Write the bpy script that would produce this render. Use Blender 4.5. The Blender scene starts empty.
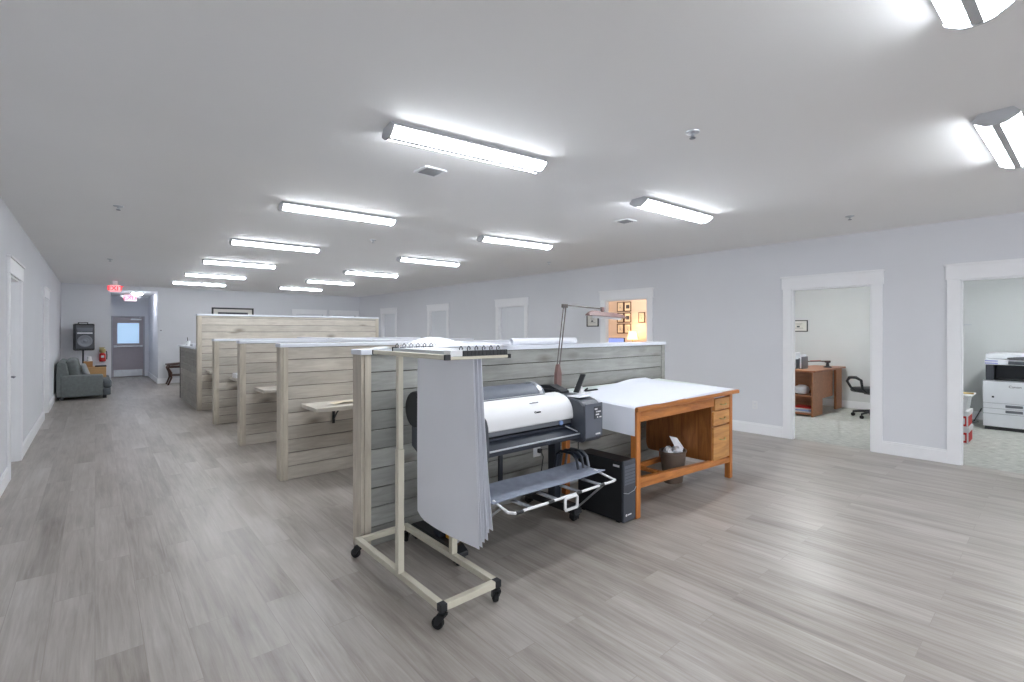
import bpy, bmesh, math, random
from mathutils import Vector, Matrix
random.seed(7)
sc = bpy.context.scene
COL = sc.collection
PI = math.pi

# ------------------------------------------------------------------ colour / materials
def lin(r, g, b):
    f = lambda c: (c/255)/12.92 if c/255 <= .04045 else ((c/255+.055)/1.055)**2.4
    return (f(r), f(g), f(b), 1.0)

def new_mat(name):
    m = bpy.data.materials.new(name); m.use_nodes = True
    nt = m.node_tree
    return m, nt, nt.nodes['Principled BSDF']

def setin(b, k, v):
    if k in b.inputs: b.inputs[k].default_value = v

def plain(name, rgb, rough=.5, metal=0, var=.06, scale=9.0, bump=0.0, spec=.5):
    """paint / plastic / metal with a faint procedural mottling"""
    m, nt, b = new_mat(name)
    c = lin(*rgb)
    tc = nt.nodes.new('ShaderNodeTexCoord'); n = nt.nodes.new('ShaderNodeTexNoise')
    n.inputs['Scale'].default_value = scale; n.inputs['Detail'].default_value = 4
    nt.links.new(tc.outputs['Object'], n.inputs['Vector'])
    r = nt.nodes.new('ShaderNodeValToRGB')
    r.color_ramp.elements[0].position = .3; r.color_ramp.elements[1].position = .7
    r.color_ramp.elements[0].color = tuple(x*(1-var) for x in c[:3])+(1,)
    r.color_ramp.elements[1].color = tuple(min(1, x*(1+var)) for x in c[:3])+(1,)
    nt.links.new(n.outputs['Fac'], r.inputs['Fac'])
    nt.links.new(r.outputs['Color'], b.inputs['Base Color'])
    b.inputs['Roughness'].default_value = rough; b.inputs['Metallic'].default_value = metal
    setin(b, 'Specular IOR Level', spec)
    if bump:
        bp = nt.nodes.new('ShaderNodeBump'); bp.inputs['Strength'].default_value = bump; bp.inputs['Distance'].default_value = .004
        n2 = nt.nodes.new('ShaderNodeTexNoise'); n2.inputs['Scale'].default_value = scale*25
        nt.links.new(tc.outputs['Object'], n2.inputs['Vector'])
        nt.links.new(n2.outputs['Fac'], bp.inputs['Height']); nt.links.new(bp.outputs['Normal'], b.inputs['Normal'])
    return m

def emit(name, rgb, strength, base=(240, 240, 240)):
    m, nt, b = new_mat(name)
    b.inputs['Base Color'].default_value = lin(*base)
    b.inputs['Emission Color'].default_value = lin(*rgb); b.inputs['Emission Strength'].default_value = strength
    b.inputs['Roughness'].default_value = .5
    return m

def wood(name, light, dark, axis='X', grain=1.0, knots=.0, rough=.55, island=True, scale=1.0):
    m, nt, b = new_mat(name)
    N = nt.nodes.new; L = nt.links.new
    tc = N('ShaderNodeTexCoord'); geo = N('ShaderNodeNewGeometry')
    add = N('ShaderNodeVectorMath'); add.operation = 'ADD'
    L(tc.outputs['Object'], add.inputs[0])
    if island:
        sc_ = N('ShaderNodeVectorMath'); sc_.operation = 'SCALE'; sc_.inputs['Scale'].default_value = 37.0
        cmb = N('ShaderNodeCombineXYZ')
        for k in 'XYZ': L(geo.outputs['Random Per Island'], cmb.inputs[k])
        L(cmb.outputs[0], sc_.inputs[0]); L(sc_.outputs[0], add.inputs[1])
    mp = N('ShaderNodeMapping')
    s = [11*scale]*3; s['XYZ'.index(axis)] = 1.3*scale
    mp.inputs['Scale'].default_value = s
    L(add.outputs[0], mp.inputs['Vector'])
    n = N('ShaderNodeTexNoise'); n.inputs['Scale'].default_value = 2.2; n.inputs['Detail'].default_value = 7; n.inputs['Roughness'].default_value = .62
    n.inputs['Distortion'].default_value = .9
    L(mp.outputs[0], n.inputs['Vector'])
    r = N('ShaderNodeValToRGB'); r.color_ramp.elements[0].position = .25; r.color_ramp.elements[1].position = .75
    r.color_ramp.elements[0].color = lin(*dark); r.color_ramp.elements[1].color = lin(*light)
    L(n.outputs['Fac'], r.inputs['Fac'])
    out = r.outputs['Color']
    # blotchy stain
    n2 = N('ShaderNodeTexNoise'); n2.inputs['Scale'].default_value = 3.0; n2.inputs['Detail'].default_value = 3
    L(add.outputs[0], n2.inputs['Vector'])
    mx = N('ShaderNodeMix'); mx.data_type = 'RGBA'; mx.blend_type = 'MULTIPLY'; mx.inputs['Factor'].default_value = .35*grain
    L(out, mx.inputs['A']); L(n2.outputs['Fac'], mx.inputs['B'])
    gain = N('ShaderNodeMix'); gain.data_type = 'RGBA'; gain.blend_type = 'MULTIPLY'; gain.inputs['Factor'].default_value = 1
    gain.inputs['B'].default_value = (1.2, 1.2, 1.2, 1)
    L(mx.outputs['Result'], gain.inputs['A']); out = gain.outputs['Result']
    if knots:
        mk = N('ShaderNodeMapping'); ks = [7, 7, 7]; ks['XYZ'.index(axis)] = 3.0; mk.inputs['Scale'].default_value = ks
        L(add.outputs[0], mk.inputs['Vector'])
        v = N('ShaderNodeTexVoronoi'); v.inputs['Scale'].default_value = .55
        L(mk.outputs[0], v.inputs['Vector'])
        kr = N('ShaderNodeValToRGB'); kr.color_ramp.elements[0].position = .04; kr.color_ramp.elements[1].position = .22
        k = 1-knots
        kr.color_ramp.elements[0].color = (k, k*.94, k*.88, 1); kr.color_ramp.elements[1].color = (1, 1, 1, 1)
        L(v.outputs['Distance'], kr.inputs['Fac'])
        m3 = N('ShaderNodeMix'); m3.data_type = 'RGBA'; m3.blend_type = 'MULTIPLY'; m3.inputs['Factor'].default_value = 1
        L(out, m3.inputs['A']); L(kr.outputs['Color'], m3.inputs['B']); out = m3.outputs['Result']
    if island:
        hs = N('ShaderNodeMapRange'); hs.inputs['To Min'].default_value = .84; hs.inputs['To Max'].default_value = 1.12
        L(geo.outputs['Random Per Island'], hs.inputs['Value'])
        m4 = N('ShaderNodeMix'); m4.data_type = 'RGBA'; m4.blend_type = 'MULTIPLY'; m4.inputs['Factor'].default_value = 1
        L(out, m4.inputs['A']); L(hs.outputs['Result'], m4.inputs['B']); out = m4.outputs['Result']
    L(out, b.inputs['Base Color'])
    b.inputs['Roughness'].default_value = rough
    return m

def floor_mat():
    m, nt, b = new_mat('vinyl_planks')
    N = nt.nodes.new; L = nt.links.new
    tc = N('ShaderNodeTexCoord')
    mp = N('ShaderNodeMapping'); mp.inputs['Rotation'].default_value = (0, 0, PI/2)
    L(tc.outputs['Object'], mp.inputs['Vector'])
    br = N('ShaderNodeTexBrick'); br.offset = .37; br.offset_frequency = 2
    br.inputs['Scale'].default_value = 1; br.inputs['Brick Width'].default_value = 1.22; br.inputs['Row Height'].default_value = .178
    br.inputs['Mortar Size'].default_value = .0016; br.inputs['Mortar Smooth'].default_value = .3
    br.inputs['Color1'].default_value = (0, 0, 0, 1); br.inputs['Color2'].default_value = (1, 1, 1, 1); br.inputs['Mortar'].default_value = (.5, .5, .5, 1)
    L(mp.outputs[0], br.inputs['Vector'])
    # plank value 0..1 -> offset for the grain
    ofs = N('ShaderNodeVectorMath'); ofs.operation = 'SCALE'; ofs.inputs['Scale'].default_value = 23
    L(br.outputs['Color'], ofs.inputs[0])
    add = N('ShaderNodeVectorMath'); L(tc.outputs['Object'], add.inputs[0]); L(ofs.outputs[0], add.inputs[1])
    g1 = N('ShaderNodeMapping'); g1.inputs['Scale'].default_value = (26, 1.3, 1); L(add.outputs[0], g1.inputs['Vector'])
    n1 = N('ShaderNodeTexNoise'); n1.inputs['Scale'].default_value = 1.5; n1.inputs['Detail'].default_value = 8; n1.inputs['Roughness'].default_value = .65; n1.inputs['Distortion'].default_value = .6
    L(g1.outputs[0], n1.inputs['Vector'])
    g2 = N('ShaderNodeMapping'); g2.inputs['Scale'].default_value = (5, .9, 1); L(add.outputs[0], g2.inputs['Vector'])
    n2 = N('ShaderNodeTexNoise'); n2.inputs['Scale'].default_value = 1.3; n2.inputs['Detail'].default_value = 3
    L(g2.outputs[0], n2.inputs['Vector'])
    # combine: .32 plank + .38 broad + .3 grain
    def mul(sock, k):
        q = N('ShaderNodeMath'); q.operation = 'MULTIPLY'; q.inputs[1].default_value = k; L(sock, q.inputs[0]); return q.outputs[0]
    def plus(a, c):
        q = N('ShaderNodeMath'); q.operation = 'ADD'; L(a, q.inputs[0]); L(c, q.inputs[1]); return q.outputs[0]
    v = plus(plus(mul(br.outputs['Color'], .12), mul(n2.outputs['Fac'], .46)), mul(n1.outputs['Fac'], .60))
    r = N('ShaderNodeValToRGB'); cr = r.color_ramp
    cr.elements[0].position = .34; cr.elements[0].color = lin(*FLOOR[0])
    cr.elements[1].position = .82; cr.elements[1].color = lin(*FLOOR[2])
    e = cr.elements.new(.58); e.color = lin(*FLOOR[1])
    L(v, r.inputs['Fac'])
    mx = N('ShaderNodeMix'); mx.data_type = 'RGBA'; L(br.outputs['Fac'], mx.inputs['Factor'])
    L(r.outputs['Color'], mx.inputs['A']); mx.inputs['B'].default_value = lin(146, 138, 131)
    L(mx.outputs['Result'], b.inputs['Base Color'])
    rr = N('ShaderNodeMapRange'); rr.inputs['To Min'].default_value = .26; rr.inputs['To Max'].default_value = .44
    L(n1.outputs['Fac'], rr.inputs['Value']); L(rr.outputs['Result'], b.inputs['Roughness'])
    bp = N('ShaderNodeBump'); bp.inputs['Strength'].default_value = .12; bp.inputs['Distance'].default_value = .002
    L(n1.outputs['Fac'], bp.inputs['Height']); L(bp.outputs['Normal'], b.inputs['Normal'])
    return m

def carpet_mat():
    m, nt, b = new_mat('carpet')
    N = nt.nodes.new; L = nt.links.new
    tc = N('ShaderNodeTexCoord')
    mp = N('ShaderNodeMapping'); mp.inputs['Scale'].default_value = (60, 9, 1); L(tc.outputs['Object'], mp.inputs['Vector'])
    n = N('ShaderNodeTexNoise'); n.inputs['Scale'].default_value = 1.2; n.inputs['Detail'].default_value = 4; L(mp.outputs[0], n.inputs['Vector'])
    r = N('ShaderNodeValToRGB'); r.color_ramp.elements[0].position = .35; r.color_ramp.elements[1].position = .65
    r.color_ramp.elements[0].color = lin(150, 150, 146); r.color_ramp.elements[1].color = lin(196, 197, 192)
    L(n.outputs['Fac'], r.inputs['Fac']); L(r.outputs['Color'], b.inputs['Base Color'])
    b.inputs['Roughness'].default_value = .95
    return m

FLOOR = ((116, 108, 101), (158, 151, 144), (185, 180, 175))
M = {}
M['wall'] = plain('wall_paint', (222, 224, 229), .75, var=.015, scale=1.2, bump=.05)
M['wall_office'] = plain('office_wall_paint', (216, 218, 219), .75, var=.015, scale=1.2)
M['wall_warm'] = plain('lamplit_office_paint', (214, 200, 188), .75, var=.015, scale=1.2)  # warm lamplight tinted into this room's wall colour
M['ceil'] = plain('ceiling_paint', (240, 240, 240), .85, var=.012, scale=.8, bump=.06)
M['trim'] = plain('trim_white', (242, 243, 246), .45, var=.01)
M['door'] = plain('door_grey_white', (226, 229, 234), .5, var=.01)
M['floor'] = floor_mat(); M['carpet'] = carpet_mat()
M['plank'] = wood('stained_pine', (211, 205, 194), (181, 173, 162), 'X', 1.0, .5)
M['plankG'] = wood('darker_grey_pine', (166, 167, 162), (138, 139, 135), 'X', 1.0, .45)  # darker, greyer pine for the front partition's face and right end
M['plankY'] = wood('stained_pine_lengthwise', (184, 181, 173), (156, 152, 144), 'Y', 1.0, .5)
M['plankZ'] = wood('stained_pine_upright', (208, 200, 185), (178, 169, 154), 'Z', 1.0, .4)
M['gap'] = plain('dark_gap', (70, 64, 56), .9)
M['cap'] = plain('white_laminate', (226, 230, 238), .3, var=.01)
M['oak'] = wood('orange_oak', (204, 136, 72), (150, 86, 38), 'X', .7, .0, .38)
M['oakZ'] = wood('orange_oak_upright', (204, 132, 68), (156, 88, 38), 'Z', .7, .0, .38)
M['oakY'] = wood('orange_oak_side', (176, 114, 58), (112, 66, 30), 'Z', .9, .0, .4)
M['oakL'] = wood('pale_oak_drawer', (214, 160, 96), (172, 116, 62), 'X', .7, .0, .4)
M['desk1'] = wood('office_desk_veneer', (180, 122, 84), (146, 92, 58), 'Y', .6, .0, .4)
M['darkwood'] = wood('dark_walnut', (78, 46, 34), (42, 24, 18), 'Z', .6, .0, .4)
M['beige'] = plain('beige_steel', (206, 201, 184), .4, var=.03)
M['black'] = plain('black_plastic', (34, 36, 40), .45, var=.1)
M['blackm'] = plain('black_matte', (22, 22, 24), .8, var=.1)
M['char'] = plain('charcoal_plastic', (66, 70, 78), .4, var=.05)
M['charl'] = plain('grey_plastic_front', (96, 101, 112), .42, var=.04)
M['navy'] = plain('dark_blue_grey_plastic', (30, 37, 49), .42, var=.06)
M['white'] = plain('white_plastic', (228, 229, 231), .4, var=.012)
M['offw'] = plain('copier_white', (222, 224, 230), .42, var=.015)
M['paper'] = plain('white_paper', (236, 238, 244), .8, var=.012, scale=3)
M['vinyl'] = plain('pale_drafting_vinyl', (206, 214, 212), .5, var=.02)
M['paperd'] = plain('large_sheet_paper', (220, 223, 232), .85, var=.012, scale=3)
M['paperg'] = plain('grey_paper', (205, 208, 215), .8, var=.02, scale=3)
M['silver'] = plain('brushed_silver', (196, 200, 206), .32, .85, var=.05)
M['greym'] = plain('grey_metal', (120, 124, 132), .38, .6, var=.05)
M['fab'] = plain('grey_basket_fabric', (140, 147, 163), .9, var=.14, scale=14, bump=.4)
M['sofa'] = plain('sofa_grey_fabric', (116, 122, 122), .92, var=.1, scale=22, bump=.5)
M['sofad'] = plain('sofa_seat_fabric', (96, 102, 106), .92, var=.1, scale=22, bump=.5)
M['pillow'] = plain('light_grey_pillow', (160, 164, 166), .92, var=.08, scale=25)
M['card'] = plain('cardboard', (198, 158, 110), .85, var=.05, scale=7)
M['cards'] = plain('cardboard_dark', (186, 138, 92), .85, var=.05, scale=7)
M['red'] = plain('red_enamel', (200, 34, 30), .35, var=.04)
M['brass'] = plain('tan_brass', (186, 172, 120), .45, .3, var=.06)
M['mauve'] = plain('mauve_grey_door_paint', (168, 160, 164), .5, var=.02)
M['mauved'] = plain('grey_door_frame_paint', (172, 172, 178), .5, var=.02)
M['lampm'] = plain('dusty_rose_enamel', (126, 98, 94), .45, var=.05)
M['lamprod'] = plain('lamp_rod_metal', (110, 104, 102), .35, .6, var=.05)
M['bin'] = plain('brown_plastic', (104, 90, 80), .5, var=.05)
M['chairb'] = plain('black_leatherette', (44, 46, 50), .5, var=.12, scale=16)
M['glassd'] = plain('pale_window_film', (176, 206, 232), .15, var=.05)
M['redbox'] = plain('red_print', (196, 40, 36), .6, var=.03)
M['boxw'] = plain('white_carton', (224, 224, 226), .7, var=.02)
M['tan'] = plain('tan_wood_stick', (206, 178, 110), .6, var=.05)
M['orange'] = plain('orange_label', (232, 170, 50), .6, var=.04)
M['blue'] = plain('pale_blue_plastic', (150, 178, 226), .3, var=.03)
M['ink'] = plain('dark_ink', (40, 42, 48), .7, var=.05)
M['inkg'] = plain('grey_ink', (150, 152, 158), .7, var=.05)
M['art'] = plain('dark_print', (70, 72, 78), .5, var=.5, scale=7)
M['mat'] = plain('picture_mat', (226, 224, 218), .7, var=.02)
M['warmmat'] = plain('cream_print', (226, 212, 188), .7, var=.12, scale=12)
M['vent'] = plain('vent_grey', (150, 152, 156), .5, var=.04)
M['pan'] = plain('fixture_enamel', (196, 198, 202), .4, var=.01)
M['lens'] = emit('light_lens', (244, 249, 255), 23.0)
M['olens'] = emit('office_light_lens', (246, 250, 250), 44)
M['hlens'] = emit('hall_light_lens', (240, 246, 255), 30.0)
M['warmshade'] = emit('lit_lamp_shade', (255, 196, 110), 3.0, (250, 220, 170))
M['exitface'] = emit('exit_face', (236, 96, 104), .8)
M['exitred'] = emit('exit_letters', (255, 24, 40), 1.6, (200, 20, 20))
M['exitface2'] = emit('exit_face_pink', (236, 120, 146), .5)
M['exitred2'] = emit('exit_letters_pink', (250, 80, 130), 1.2, (220, 60, 90))
M['screen'] = emit('blue_screen', (150, 170, 245), .6, (40, 40, 60))
M['daylit'] = emit('daylit_pane', (170, 204, 236), .42, (180, 205, 230))

# ------------------------------------------------------------------ mesh builder
class MB:
    def __init__(s): s.bm = bmesh.new()
    def _bev(s, verts, bev, seg=2):
        if bev > 0:
            es = {e for v in verts for e in v.link_edges}
            bmesh.ops.bevel(s.bm, geom=list(es), offset=bev, segments=seg, affect='EDGES', profile=.5)
    def box(s, x0, x1, y0, y1, z0, z1, bev=0, T=None, seg=2):
        P = [Vector((x, y, z)) for x in (x0, x1) for y in (y0, y1) for z in (z0, z1)]
        if T: P = [T @ p for p in P]
        v = [s.bm.verts.new(p) for p in P]
        for f in ((0, 1, 3, 2), (4, 6, 7, 5), (0, 4, 5, 1), (2, 3, 7, 6), (0, 2, 6, 4), (1, 5, 7, 3)):
            s.bm.faces.new([v[i] for i in f])
        s._bev(v, bev, seg); return s
    def prism(s, poly, axis, a, b, bev=0, T=None):
        """poly of 2-D points, extruded along axis from a to b; the 2-D pair is the other two axes in xyz order"""
        def mk(p, t):
            u, w = p
            q = Vector({'X': (t, u, w), 'Y': (u, t, w), 'Z': (u, w, t)}[axis]); return T @ q if T else q
        A = [s.bm.verts.new(mk(p, a)) for p in poly]; B = [s.bm.verts.new(mk(p, b)) for p in poly]
        n = len(poly)
        s.bm.faces.new(A[::-1]); s.bm.faces.new(B)
        for i in range(n): s.bm.faces.new((A[i], A[(i+1) % n], B[(i+1) % n], B[i]))
        s._bev(A+B, bev, 1); return s
    def tube(s, pts, r, n=10, closed=False, T=None):
        pts = [Vector(p) for p in pts]
        if T: pts = [T @ p for p in pts]
        rs = r if isinstance(r, (list, tuple)) else [r]*len(pts)
        rings = []; up = None; m = len(pts)
        for i, p in enumerate(pts):
            a = pts[i-1] if (i > 0 or closed) else p
            c = pts[(i+1) % m] if (i < m-1 or closed) else p
            d = ((c-p).normalized() + (p-a).normalized()) if (c-p).length and (p-a).length else (c-a)
            d.normalize()
            if up is None:
                up = Vector((0, 0, 1)) if abs(d.z) < .9 else Vector((1, 0, 0))
            u = (up - d*up.dot(d)).normalized(); w = d.cross(u); up = u
            rings.append([s.bm.verts.new(p + (u*math.cos(2*PI*k/n)+w*math.sin(2*PI*k/n))*rs[i]) for k in range(n)])
        for i in range(m if closed else m-1):
            A, B = rings[i], rings[(i+1) % m]
            for k in range(n): s.bm.faces.new((A[k], A[(k+1) % n], B[(k+1) % n], B[k]))
        if not closed:
            s.bm.faces.new(rings[0][::-1]); s.bm.faces.new(rings[-1])
        return s
    def cyl(s, a, b, r, n=20, r2=None, T=None):
        return s.tube([a, b], [r, r if r2 is None else r2], n, T=T)
    def lathe(s, prof, c=(0, 0, 0), n=24, axis='Z', sx=1, sy=1, T=None):
        """prof: (radius, height) pairs along axis"""
        rings = []
        for r, h in prof:
            ring = []
            for k in range(n):
                a = 2*PI*k/n; u, w = r*math.cos(a)*sx, r*math.sin(a)*sy
                q = {'Z': (u, w, h), 'X': (h, u, w), 'Y': (u, h, w)}[axis]
                q = Vector(q)+Vector(c)
                ring.append(s.bm.verts.new(T @ q if T else q))
            rings.append(ring)
        for A, B in zip(rings, rings[1:]):
            for k in range(n): s.bm.faces.new((A[k], A[(k+1) % n], B[(k+1) % n], B[k]))
        s.bm.faces.new(rings[0][::-1]); s.bm.faces.new(rings[-1]); return s
    def sheet(s, f, nu, nv, th=.0015):
        """grid surface f(u,v), given thickness th along its normal"""
        P = [[Vector(f(i/nu, j/nv)) for j in range(nv+1)] for i in range(nu+1)]
        def nrm(i, j):
            a = P[min(i+1, nu)][j]-P[max(i-1, 0)][j]; b = P[i][min(j+1, nv)]-P[i][max(j-1, 0)]
            c = a.cross(b); return c.normalized() if c.length else Vector((0, 0, 1))
        A = [[s.bm.verts.new(P[i][j]) for j in range(nv+1)] for i in range(nu+1)]
        B = [[s.bm.verts.new(P[i][j]-nrm(i, j)*th) for j in range(nv+1)] for i in range(nu+1)]
        for i in range(nu):
            for j in range(nv):
                s.bm.faces.new((A[i][j], A[i+1][j], A[i+1][j+1], A[i][j+1]))
                s.bm.faces.new((B[i][j], B[i][j+1], B[i+1][j+1], B[i+1][j]))
        for i in range(nu):
            s.bm.faces.new((A[i][0], B[i][0], B[i+1][0], A[i+1][0])); s.bm.faces.new((A[i][nv], A[i+1][nv], B[i+1][nv], B[i][nv]))
        for j in range(nv):
            s.bm.faces.new((A[0][j], A[0][j+1], B[0][j+1], B[0][j])); s.bm.faces.new((A[nu][j], B[nu][j], B[nu][j+1], A[nu][j+1]))
        return s
    def build(s, name, m, parent=None, smooth=False, world=True):
        """world=True: coordinates are world ones, shifted to the root's own origin"""
        bmesh.ops.recalc_face_normals(s.bm, faces=s.bm.faces)
        me = bpy.data.meshes.new(name)
        if parent is not None and world:
            r = parent
            while r.parent: r = r.parent
            bmesh.ops.translate(s.bm, verts=s.bm.verts, vec=-Vector(r.location))
        s.bm.to_mesh(me); s.bm.free()
        me.materials.append(M[m] if isinstance(m, str) else m)
        if smooth:
            for p in me.polygons: p.use_smooth = True
            try: me.set_sharp_from_angle(angle=math.radians(38))
            except Exception: pass
        o = bpy.data.objects.new(name, me); COL.objects.link(o)
        if parent is not None: o.parent = parent
        return o

def structure(o, label=None):
    o['kind'] = 'structure'
    if label: o['label'] = label
    return o
def tag(o, label, cat, group=None, kind=None):
    o['label'] = label; o['category'] = cat
    if group: o['group'] = group
    if kind: o['kind'] = kind
    return o
def thing(name, label, cat, loc=(0, 0, 0), group=None, rz=0, kind='thing'):
    o = bpy.data.objects.new(name, None); COL.objects.link(o)
    o.location = loc; o.rotation_euler = (0, 0, rz); o.empty_display_size = .1
    return tag(o, label, cat, group, kind)
def lettering(name, s, size, loc, rot, m, parent, ext=.0006, align='CENTER'):
    cu = bpy.data.curves.new(name, 'FONT'); cu.body = s; cu.size = size; cu.extrude = ext; cu.align_x = align; cu.align_y = 'CENTER'
    t = bpy.data.objects.new(name+'_tmp', cu); COL.objects.link(t)
    bpy.context.view_layer.update()
    me = bpy.data.meshes.new_from_object(t.evaluated_get(bpy.context.evaluated_depsgraph_get()))
    bpy.data.objects.remove(t); me.materials.clear(); me.materials.append(M[m])
    r = parent
    while r.parent: r = r.parent
    o = bpy.data.objects.new(name, me); COL.objects.link(o); o.parent = parent
    o.location = Vector(loc)-Vector(r.location); o.rotation_euler = rot
    return o
def copy_tree(src, loc, parent=None):
    c = src.copy(); COL.objects.link(c)
    if parent is None: c.location = loc
    else: c.parent = parent
    for ch in src.children: copy_tree(ch, None, c)
    return c

# ------------------------------------------------------------------ room shell
XL, XR, YB, YF, H = -.66, 7.3, 16.9, -6.0, 2.74
WT = .12; WR = .07
HX0, HX1, HY, HH = .326, 1.352, 20.0, 2.63      # hallway
XO = 11.1                                        # back of the offices
structure(MB().box(XL-WT, XR+.06, YF-WT, YB, -.08, 0).box(HX0-WT, HX1+WT, YB, HY+WT, -.08, 0).build('floor', 'floor'))
structure(MB().box(XR+.06, 11.6, -2.2, 9.3, -.08, 0.0).build('floor.001', 'carpet'), 'grey carpet floor of the side offices')
structure(MB().box(XL-WT, XR+WT, YF-WT, YB+WT, H, H+.1).build('ceiling', 'ceil'))
structure(MB().box(HX0, HX1, YB+WT, HY, HH, HH+.1).build('ceiling.001', 'ceil'), 'lowered ceiling of the back hallway')

def wall_x(name, x0, x1, ya, yb, openings, m='wall', h=H):
    """wall in a plane of constant X with openings (y0,y1,ztop)"""
    b = MB(); y = ya
    for (o0, o1, zt) in sorted(openings):
        b.box(x0, x1, y, o0, 0, h); b.box(x0, x1, o0, o1, zt, h); y = o1
    b.box(x0, x1, y, yb, 0, h)
    return structure(b.build(name, m))
def wall_y(name, y0, y1, xa, xb, openings, m='wall', h=H):
    b = MB(); x = xa
    for (o0, o1, zt) in sorted(openings):
        b.box(x, o0, y0, y1, 0, h); b.box(o0, o1, y0, y1, zt, h); x = o1
    b.box(x, xb, y0, y1, 0, h)
    return structure(b.build(name, m))

DH = 2.078
R_OPEN = [(-.14, .762), (1.576, 2.48), (4.79, 5.70), (7.97, 8.875), (11.13, 12.02), (14.13, 15.03)]
L_OPEN = [(6.98, 7.92), (11.3, 12.22)]
B_OPEN = [(5.08, 5.98), (6.31, 7.14)]
wall_x('wall_right', XR, XR+WR, YF, YB, [(a, b, DH) for a, b in R_OPEN])
wall_x('wall_left', XL-WT, XL, YF, YB, [(a, b, DH) for a, b in L_OPEN])
wall_y('wall_back', YB, YB+WT, XL-WT, XR+WT, [(HX0, HX1, HH)] + [(a, b, DH) for a, b in B_OPEN])
F_OPEN = [(-.45, 1.32), (1.46, 3.27), (3.41, 5.22), (5.36, 7.1)]; ZA, ZB = .3, 2.55  # window openings added behind the camera to let daylight in
q = MB(); x_ = XL-WT
for a_, b_ in F_OPEN:
    q.box(x_, a_, YF-WT, YF, 0, H); q.box(a_, b_, YF-WT, YF, 0, ZA); q.box(a_, b_, YF-WT, YF, ZB, H); x_ = b_
q.box(x_, XR+WT, YF-WT, YF, 0, H); structure(q.build('wall_front', 'wall'))
m_, nt_, b__ = new_mat('clear_pane')
tr_ = nt_.nodes.new('ShaderNodeBsdfTransparent'); gl_ = nt_.nodes.new('ShaderNodeBsdfGlossy'); mx_ = nt_.nodes.new('ShaderNodeMixShader')
gl_.inputs['Roughness'].default_value = .02; mx_.inputs['Fac'].default_value = .06
nt_.links.new(tr_.outputs[0], mx_.inputs[1]); nt_.links.new(gl_.outputs[0], mx_.inputs[2])
nt_.links.new(mx_.outputs[0], nt_.nodes['Material Output'].inputs['Surface'])
M['pane'] = m_
for k_, (a_, b_) in enumerate(F_OPEN):
    q = MB()
    for x0_, x1_, z0_, z1_ in ((a_, a_+.05, ZA, ZB), (b_-.05, b_, ZA, ZB), (a_+.05, b_-.05, ZA, ZA+.05), (a_+.05, b_-.05, ZB-.05, ZB), ((a_+b_)/2-.02, (a_+b_)/2+.02, ZA+.05, ZB-.05)): q.box(x0_, x1_, YF-.09, YF-.03, z0_, z1_, .003)
    w_ = structure(q.build('window_%d' % (k_+1), 'trim'))
    MB().box(a_+.051, b_-.051, YF-.062, YF-.058, ZA+.051, ZB-.051).build('pane', 'pane', w_)
    l_ = bpy.data.lights.new('sky_portal', 'AREA'); l_.shape = 'RECTANGLE'; l_.size = b_-a_; l_.size_y = ZB-ZA; l_.cycles.is_portal = True
    o_ = bpy.data.objects.new('sky_portal', l_); COL.objects.link(o_); o_.location = ((a_+b_)/2, YF-.14, (ZA+ZB)/2); o_.rotation_euler = (PI/2, 0, 0)

wall_x('wall_hall_left', HX0-WT, HX0, YB+WT, HY, [])
wall_x('wall_hall_right', HX1, HX1+WT, YB+WT, HY, [])
wall_y('wall_hall_end', HY, HY+WT, HX0-WT, HX1+WT, [(.39, 1.245, 1.985)])
# offices
def office(tagname, ya, yb, xb, m):
    wall_x('wall_%s_back' % tagname, xb, xb+.1, ya, yb, [], m)
    wall_y('wall_%s_near' % tagname, ya-.05, ya, XR+WR, xb+.1, [], m)
    wall_y('wall_%s_far' % tagname, yb, yb+.05, XR+WR, xb+.1, [], m)
    structure(MB().box(XR+WR, xb, ya, yb, H, H+.1).build('ceiling_%s' % tagname, 'ceil'))
    structure(MB().box(xb-.016, xb, ya, yb, 0, .14, .004).build('baseboard_%s_back' % tagname, 'trim'))
office('copy_room', -2.1, 1.2, 11.3, 'wall_office')
office('desk_office', 1.32, 4.55, 11.1, 'wall_office')
office('lamp_office', 4.67, 7.72, 9.9, 'wall_warm')

# door casings: one trim per opening, on the hall side of the wall
tn = [0]; dn = [0]
def casing_x(y0, y1, x, side, wallx):
    """x: face of the wall, side=-1 trim stands toward -X"""
    tn[0] += 1
    b = MB(); t = .02*side
    lx = sorted((x, x+t))
    cw = .112
    b.box(lx[0], lx[1], y0-cw, y0, 0, DH, .003); b.box(lx[0], lx[1], y1, y1+cw, 0, DH, .003)
    hx = sorted((x, x+t*1.3)); b.box(hx[0], hx[1], y0-cw-.014, y1+cw+.014, DH, DH+.155, .003)
    kx = sorted((x, x+t*2.0)); b.box(kx[0], kx[1], y0-cw-.026, y1+cw+.026, DH+.155, DH+.178, .003)
    # jamb lining of the opening
    jx = sorted((x, wallx))
    b.box(jx[0], jx[1], y0, y0+.016, 0, DH); b.box(jx[0], jx[1], y1-.016, y1, 0, DH); b.box(jx[0], jx[1], y0+.016, y1-.016, DH-.016, DH)
    return structure(b.build('trim_%d' % tn[0], 'trim'))
def casing_y(x0, x1):
    tn[0] += 1
    b = MB(); y = YB; cw = .112
    b.box(x0-cw, x0, y-.02, y, 0, DH, .003); b.box(x1, x1+cw, y-.02, y, 0, DH, .003)
    b.box(x0-cw-.014, min(x1+cw+.014, XR-.02), y-.026, y, DH, DH+.155, .003)
    b.box(x0, x0+.016, y, y+WT, 0, DH); b.box(x1-.016, x1, y, y+WT, 0, DH); b.box(x0+.016, x1-.016, y, y+WT, DH-.016, DH)
    return structure(b.build('trim_%d' % tn[0], 'trim'))
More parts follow.
